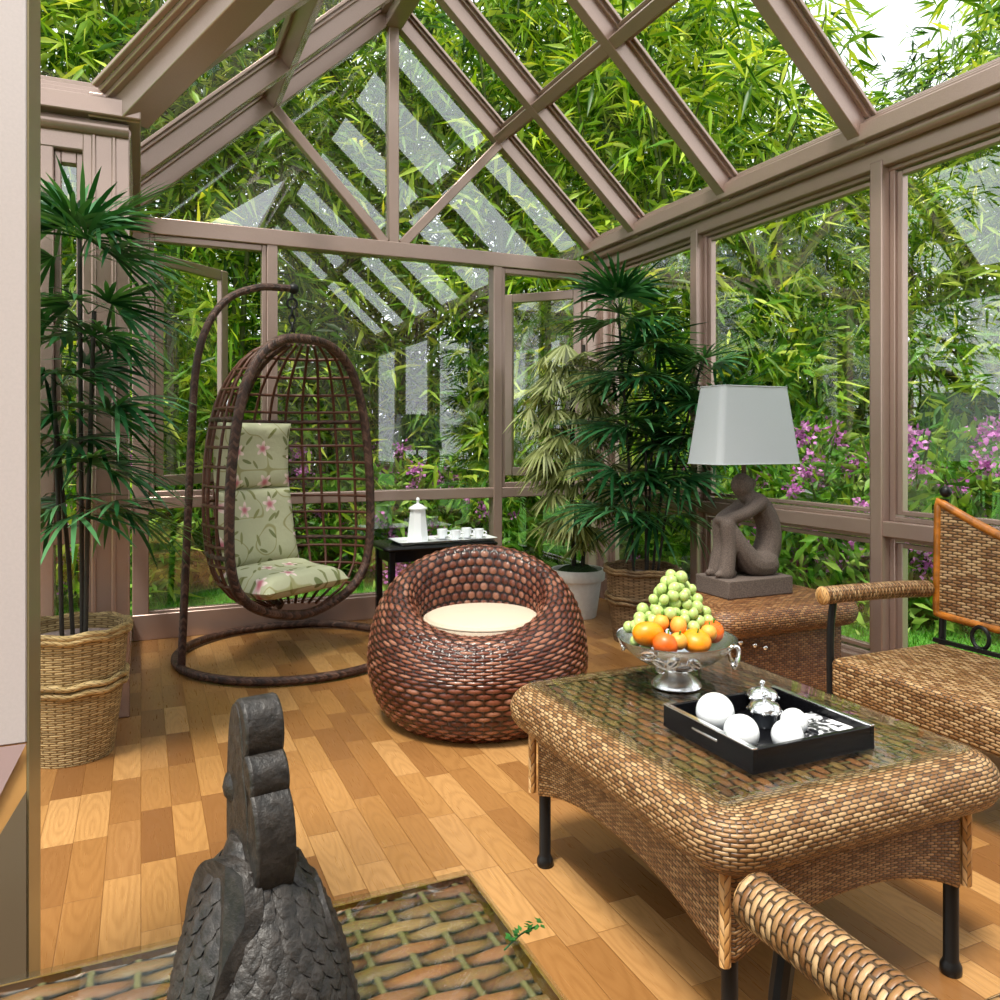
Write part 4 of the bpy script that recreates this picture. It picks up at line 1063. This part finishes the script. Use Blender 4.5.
def indoor_plants():
    t = thing('lady_palm', (-.25, 3.60, 0), 'tall lady palm in a round seagrass basket by the left corner post', 'potted palm', 'lady palms')
    pot_basket(t, .15, .205, .505, 'basket', 'rim_basket')
    lady_palm(t, 4, [(-.037, .03, -.03, 0, 1.5), (.036, 0, -.01, .01, 2.08), (.05, -.03, .03, 0, 1.75), (.0, .05, -.06, 0, 1.3)],
              [(.028, .01, 2.09, 9, .6), (.028, .01, 2.03, 7, -.05), (.06, -.03, 1.80, 6, .1), (.05, -.02, 1.70, 8, -.05), (-.05, .03, 1.52, 7, .1), (.03, 0, 1.40, 7, 0), (-.05, .03, 1.30, 6, .0), (.05, -.02, 1.17, 7, 0), (.05, -.03, 1.03, 6, -.15), (-.05, .02, 1.02, 4, -.1)], .455, .35, (0, 1, .15), 13, .0098)
    t = thing('lady_palm', (2.83, 4.20, 0), 'tall lady palm in a brown woven basket by the right window wall', 'potted palm', 'lady palms')
    pot_basket(t, .165, .215, .45, 'basketdark', 'rim_basketdark')
    lady_palm(t, 9, [(-.03, .03, -.10, .02, 2.05), (.05, 0, .05, -.03, 1.80), (.075, -.02, .16, -.05, 1.5), (.09, -.05, .20, -.18, 1.72), (.02, -.03, .0, 0, 1.35)],
              [(-.13, .03, 2.10, 9, .8), (-.13, .03, 2.02, 9, .0), (.03, -.05, 1.83, 9, .1), (.10, -.05, 1.62, 8, .1), (-.08, .0, 1.66, 7, 0), (.20, -.10, 1.50, 9, .1), (-.10, 0, 1.36, 8, 0), (.05, 0, 1.30, 8, .05), (.22, -.10, 1.22, 7, 0), (-.06, 0, 1.08, 7, 0), (.16, -.06, 1.04, 8, -.1), (-.13, .02, .86, 6, -.1), (.18, -.02, .80, 6, -.1), (.02, 0, .95, 5, 0), (.30, -.22, 1.72, 7, .1), (.33, -.25, 1.50, 7, .05), (.30, -.2, 1.3, 6, 0)], .405, .37, (1, .25, .4), 12, .0118)
    # pale fan palm in the white planter
    t = thing('fan_palm', (2.80, 4.93, 0), 'bushy pale fan palm in a white planter in the back right corner', 'potted palm')
    m = MB(); m.lathe([(0, 0), (.125, 0), (.13, .01), (.165, .255), (.183, .258), (.187, .265), (.19, .325), (.187, .335), (.172, .335), (.168, .29)], 48); m.build('planter', 'potwhite', t, 40)
    m = MB(); A = np.zeros((40, 8, 3)); rg = np.random.default_rng(2)
    for i in range(40):
        for j in range(8):
            r = .170 * j / 7; A[i, j] = (r * math.cos(i * PI / 20), r * math.sin(i * PI / 20), .305 + .06 * (1 - (j / 7) ** 2) + (rg.uniform(-.008, .008) if 0 < j < 7 else 0))
    m.grid(A, None, True); m.build('moss_mound', 'moss', t, 80)
    for k in range(4):
        a = k * 1.7; m = MB(); m.tube(spline([(.04 * math.cos(a), .04 * math.sin(a), .33), (.06 * math.cos(a), .06 * math.sin(a), .9), (.05 * math.cos(a), .05 * math.sin(a), 1.6 + .1 * k)], 5), .014, 8); m.build('stem', 'stem', t)
    lf = Leaves(); rg = np.random.default_rng(12)
    for k in range(78):
        f = k / 77; z = .66 + 1.28 * f + rg.uniform(-.04, .04); env = .15 + .27 * math.sin(PI * min(1, (1 - f) * .95 + .06)) ** .8
        for tr in range(30):
            az = rg.uniform(0, 2 * PI); d = np.array((math.cos(az), math.sin(az)))
            if d[1] < .35 and d[0] < .5: break
        el = rg.uniform(.1, .5); D = np.array((d[0] * math.cos(el), d[1] * math.cos(el), math.sin(el))); a = np.array((0, 0, z - .14)); b = a + D * env * rg.uniform(.55, 1.0)
        lf.stem(a, b, .003); lf.fan(rg, b, np.array((d[0], d[1], rg.uniform(-.75, -.1))), 18, rg.uniform(.17, .24), .0085, rg.uniform(2.6, 3.6), rg.uniform(.15, .4), .3)
    lf.build('fronds', 'fanpalm', t)
indoor_plants()

# ------------------------------------------------------------------ garden
def leafset(rg, Cn, Dn, L, W, fold=.12, droop=.12):
    n = len(Cn); D = Dn / (np.linalg.norm(Dn, axis=1, keepdims=True) + 1e-9)
    S_ = np.cross(D, rg.normal(size=(n, 3))); S_ /= np.linalg.norm(S_, axis=1, keepdims=True) + 1e-9; N = np.cross(S_, D)
    l = (L * rg.uniform(.7, 1.15, n))[:, None]; w = (W * rg.uniform(.8, 1.2, n))[:, None]
    p1 = Cn + D * l * .36 + S_ * w / 2; p2 = Cn + D * l * .42 - N * w * fold * 2; p3 = Cn + D * l * .36 - S_ * w / 2; tip = Cn + D * l; tip[:, 2] -= droop * l[:, 0]
    V = np.stack([Cn, p1, p2, p3, tip], 1).reshape(-1, 3); i = (np.arange(n) * 5)[:, None]
    F = np.concatenate([i + np.array([[0, 1, 2]]), i + np.array([[0, 2, 3]]), i + np.array([[1, 4, 2]]), i + np.array([[2, 4, 3]])], 0)
    return V, F
def clusters(rg, Pc, out, per, L, W, down=.55, spread=.9):
    n = len(Pc); Cn = np.repeat(Pc, per, 0) + rg.normal(0, .05, (n * per, 3)); D = np.repeat(out, per, 0) + rg.normal(0, spread, (n * per, 3)); D[:, 2] -= down
    return leafset(rg, Cn, D, L, W)
def bamboo_proto(seed, H, R, ncl, mat, z0=.6, L=.29, W=.04):
    rg = np.random.default_rng(seed); t = thing('bamboo_clump', (0, 0, 0)); canes = []
    m = MB()
    for k in range(7):
        a = rg.uniform(0, 2 * PI); q = rg.uniform(.3, 1) * R * .75; h = H * rg.uniform(.7, 1)
        P = spline([(.25 * math.cos(a), .25 * math.sin(a), 0), (.25 * math.cos(a) + q * .25 * math.cos(a), .25 * math.sin(a) + q * .25 * math.sin(a), h * .55), ((.25 + q) * math.cos(a), (.25 + q) * math.sin(a), h)], 8)
        m.tube(P, list(np.linspace(.035, .008, len(P))), 7); canes.append(np.array(P))
    m.build('canes', 'bark', t, 60)
    C_ = np.zeros((ncl, 3)); O = np.zeros((ncl, 3))
    for i in range(ncl):
        c = canes[rg.integers(7)]; f = rg.uniform(0, 1) ** .8; z = z0 + (H - z0) * f; j = min(len(c) - 1, int(np.searchsorted(c[:, 2], z))); p = c[j]
        a = rg.uniform(0, 2 * PI); r = R * rg.uniform(.15, 1) ** .7 * (1 - .45 * f); o = np.array((math.cos(a), math.sin(a), rg.uniform(-.2, .5)))
        C_[i] = (p[0] * .6 + o[0] * r, p[1] * .6 + o[1] * r, z + rg.uniform(-.2, .3)); O[i] = o
    V, F = clusters(rg, C_, O, 8, L, W); soup('foliage', V, F, mat, t); return t
def shrub_proto(seed, H, R, ncl, name, mat, L, W, blossoms=0, up=True):
    rg = np.random.default_rng(seed); t = thing(name, (0, 0, 0)); m = MB()
    for k in range(9):
        a = rg.uniform(0, 2 * PI); q = rg.uniform(.2, .9) * R; m.tube(spline([(0, 0, 0), (q * .4 * math.cos(a), q * .4 * math.sin(a), H * .5), (q * math.cos(a), q * math.sin(a), H * rg.uniform(.7, .95))], 4), .008, 5)
    m.build('stems', 'bark', t, 60)
    a = rg.uniform(0, 2 * PI, ncl); r = R * np.sqrt(rg.uniform(0, 1, ncl)); z = H * rg.uniform(.06, 1, ncl) * (1 - .35 * (r / R) ** 2)
    C_ = np.stack([r * np.cos(a), r * np.sin(a), z], 1); O = np.stack([np.cos(a) * .6, np.sin(a) * .6, rg.uniform(.1, 1, ncl)], 1)
    V, F = clusters(rg, C_, O, 6, L, W, -.25 if up else .3, .7); soup('foliage', V, F, mat, t)
    if blossoms:
        k = 60; D = rg.normal(size=(k, 3)); D /= np.linalg.norm(D, axis=1, keepdims=True); Cn = D * rg.uniform(.01, .075, (k, 1)); V, F = leafset(rg, Cn, D + rg.normal(0, .8, (k, 3)), .032, .028, .1, 0)
        b0 = None
        for i in range(blossoms):
            a = rg.uniform(0, 2 * PI); r = R * rg.uniform(.2, 1.0); p = (r * math.cos(a), r * math.sin(a), H * rg.uniform(.12, 1.05) * (1 - .25 * (r / R) ** 2))
            if b0 is None: b0 = soup('blossom_cluster', V, F, 'petal', t); o = b0
            else: o = b0.copy(); COL.objects.link(o)
            o.location = p; s = rg.uniform(.7, 1.3); o.scale = (s, s, s); o.rotation_euler = tuple(rg.uniform(0, 6, 3))
    return t
GZ = -.13
def polar(hd, r): a = math.radians(hd); return (r * math.sin(a), r * math.cos(a), GZ)
used = set()
def plant(proto, hd, r, label, cat, group, s=1.0):
    o = proto if id(proto) not in used else copy_tree(proto); used.add(id(proto))
    o.location = polar(hd, r); o.rotation_euler = (0, 0, random.uniform(0, 6.28)); o.scale = (s, s, s * random.uniform(.95, 1.05)); return tag(o, label, cat, group)
def garden():
    A = bamboo_proto(1, 7.2, 1.5, 900, 'bamboo'); B = bamboo_proto(2, 7.8, 1.6, 950, 'bamboo2'); C3 = bamboo_proto(3, 5.2, 1.4, 850, 'bamboo', .3)
    g = 'bright bamboo just outside the glass'
    r1 = [(-19, 8.6, B, .95, 'bright bamboo outside furthest left, beyond the side wing'), (-11, 8.8, A, 1, 'leafy bamboo filling the roof pane at the top left corner'), (-3, 8.4, C3, 1.15, 'leafy bamboo behind the lady palm by the left corner post'),
          (4, 8.3, B, .95, 'leafy bamboo behind the open left casement'), (11, 8.9, A, .95, 'leafy bamboo behind the hanging chair'), (19, 9.2, B, .9, 'leafy bamboo behind the king post of the gable'), (26, 8.9, C3, 1.2, 'leafy bamboo behind the open right casement'),
          (32.5, 8.9, A, 1.0, 'leafy bamboo behind the corner with the white planter'), (38.5, 8.6, C3, 1.15, 'yellow green bamboo seen through the roof above the lady palm with the brown basket'), (45, 9.3, C3, .86, 'leafy bamboo behind the lamp shade'), (51.5, 9.4, C3, .86, 'shorter bamboo behind the near window post on the right'), (60, 8.8, A, .92, 'leafy bamboo at the top right corner of the roof'), (66, 8.8, B, .9, 'leafy bamboo furthest right, beyond the armchair')]
    for hd, r, p, s, lb in r1: plant(p, hd, r, lb, 'bamboo', g, s)
    for k, hd in enumerate((-15, -7, 1, 8, 15, 22.5, 29, 35.5, 41.5, 48, 55, 62)):
        plant((A, B, B)[k % 3], hd, 11.3 + .5 * (k % 2), 'darker bamboo clump in the far row behind the nearer bamboo', 'bamboo', 'far row of bamboo', .5 if hd in (48, 41.5, -7) else (.8, .95)[k % 2])
    D = shrub_proto(21, 2.7, 1.25, 620, 'garden_bush', 'bush', .24, .05, 0)
    for k, hd in enumerate((-14, -5, 3.5, 12, 27, 35, 43, 50, 57, 64)): plant(D, hd, 8.9 + .6 * (k % 2), 'dense green bush standing in front of the bamboo', 'bush', 'bushes below the bamboo', random.uniform(.85, 1.1))
    Fl = shrub_proto(31, 1.25, .75, 260, 'flowering_shrub', 'bush', .17, .04, 36); F2 = shrub_proto(32, 1.0, .7, 230, 'flowering_shrub', 'bush', .19, .045, 28)
    g = 'pink flowering shrubs along the lawn'
    for hd, r, p, s, lb in ((-3.5, 6.4, Fl, .9, 'pink flowering shrub behind the seagrass basket'), (6, 7.6, F2, .8, 'pink flowering shrub low behind the left casement'), (12, 7.6, Fl, 1.0, 'pink flowering shrub seen through the hanging chair lattice'), (16.5, 7.4, F2, 1.05, 'pink flowering shrub just right of the hanging chair'), (20.5, 7.5, Fl, 1.0, 'pink flowering shrub behind the white coffee pot'), (25.5, 7.8, F2, .9, 'pink flowering shrub behind the cups on the tray'),
             (38, 7.5, F2, 1.0, 'pink flowering shrub behind the brown basket pot'), (42.5, 7.3, Fl, 1.05, 'pink flowering shrub left of the lamp figure'), (46.5, 7.1, F2, 1.1, 'pink flowering shrub directly right of the lamp'), (50.5, 7.0, Fl, 1.1, 'pink flowering shrub left of the near window post'), (54.5, 7.1, F2, 1.15, 'pink flowering shrub right of the near window post'), (59, 7.0, Fl, 1.1, 'pink flowering shrub behind the armchair back')):
        plant(p, hd, r + (.75 if 0 < hd < 30 else .9 if hd < 0 else .1), lb, 'flowering shrub', g, s * 1.12)
    G = shrub_proto(41, .75, .6, 150, 'leafy_plant', 'bush', .26, .05, 0)
    for hd, r, lb in ((28.5, 7.9, 'low broad leaved plant outside behind the pale fan palm'), (32, 7.6, 'low broad leaved plant outside the back right corner'), (35.5, 7.5, 'low broad leaved plant outside the first right window bay'), (2.2, 8.3, 'low broad leaved plant outside the lower left gable pane')): plant(G, hd, r, lb, 'plant', 'low leafy plants')
    # mown grass blades near the glass
    rg = np.random.default_rng(5); n = 60000; hd = np.radians(rg.uniform(-10, 62, n)); r = np.sqrt(rg.uniform(4.6 ** 2, 9.2 ** 2, n)); x = r * np.sin(hd); y = r * np.cos(hd)
    ok = (y > 5.62) | (x > 3.5); x, y = x[ok], y[ok]; n = len(x); Cn = np.stack([x, y, np.full(n, GZ)], 1); D = np.stack([rg.normal(0, .45, n), rg.normal(0, .45, n), np.ones(n)], 1); l = rg.uniform(.03, .07, n)[:, None]
    D /= np.linalg.norm(D, axis=1, keepdims=True); a = rg.uniform(0, PI, n); S_ = np.stack([np.cos(a), np.sin(a), 0 * a], 1) * .006
    V = np.stack([Cn - S_, Cn + S_, Cn + D * l], 1).reshape(-1, 3); F = np.arange(n * 3).reshape(-1, 3)
    o = soup('lawn_grass', V, F, 'blade'); tag(o, 'short mown grass of the garden lawn outside the glass', 'grass', None, 'stuff')
garden()

# ------------------------------------------------------------------ light and camera
w = bpy.data.worlds.new('sky'); SC.world = w; w.use_nodes = True; nt = w.node_tree
bg = nt.nodes['Background']; bg.inputs[0].default_value = (.93, .97, 1.0, 1); bg.inputs[1].default_value = 2.15
L = bpy.data.lights.new('sun', 'SUN'); L.energy = 6.0; L.angle = math.radians(12); L.color = (1, .95, .84)
so = bpy.data.objects.new('sun', L); COL.objects.link(so); so.rotation_euler = (math.radians(24), 0, math.radians(-50)); so.location = (0, 0, 12)
cam = bpy.data.cameras.new('camera'); co = bpy.data.objects.new('camera', cam); COL.objects.link(co)
co.location = (0, 0, 1.25); co.rotation_euler = (PI / 2, 0, -math.atan(359 / 804)); cam.sensor_width = 36; cam.lens = 36 * .804; cam.shift_y = -.062; cam.clip_start = .05; cam.clip_end = 200
SC.camera = co
SC.view_settings.view_transform = 'Standard'; SC.view_settings.look = 'None'; SC.view_settings.exposure = 0; SC.view_settings.gamma = 1
SC.cycles.transparent_max_bounces = 24; SC.cycles.max_bounces = 10; SC.cycles.diffuse_bounces = 5; SC.cycles.glossy_bounces = 5
SC.cycles.caustics_reflective = False; SC.cycles.caustics_refractive = False; SC.cycles.sample_clamp_indirect = 6
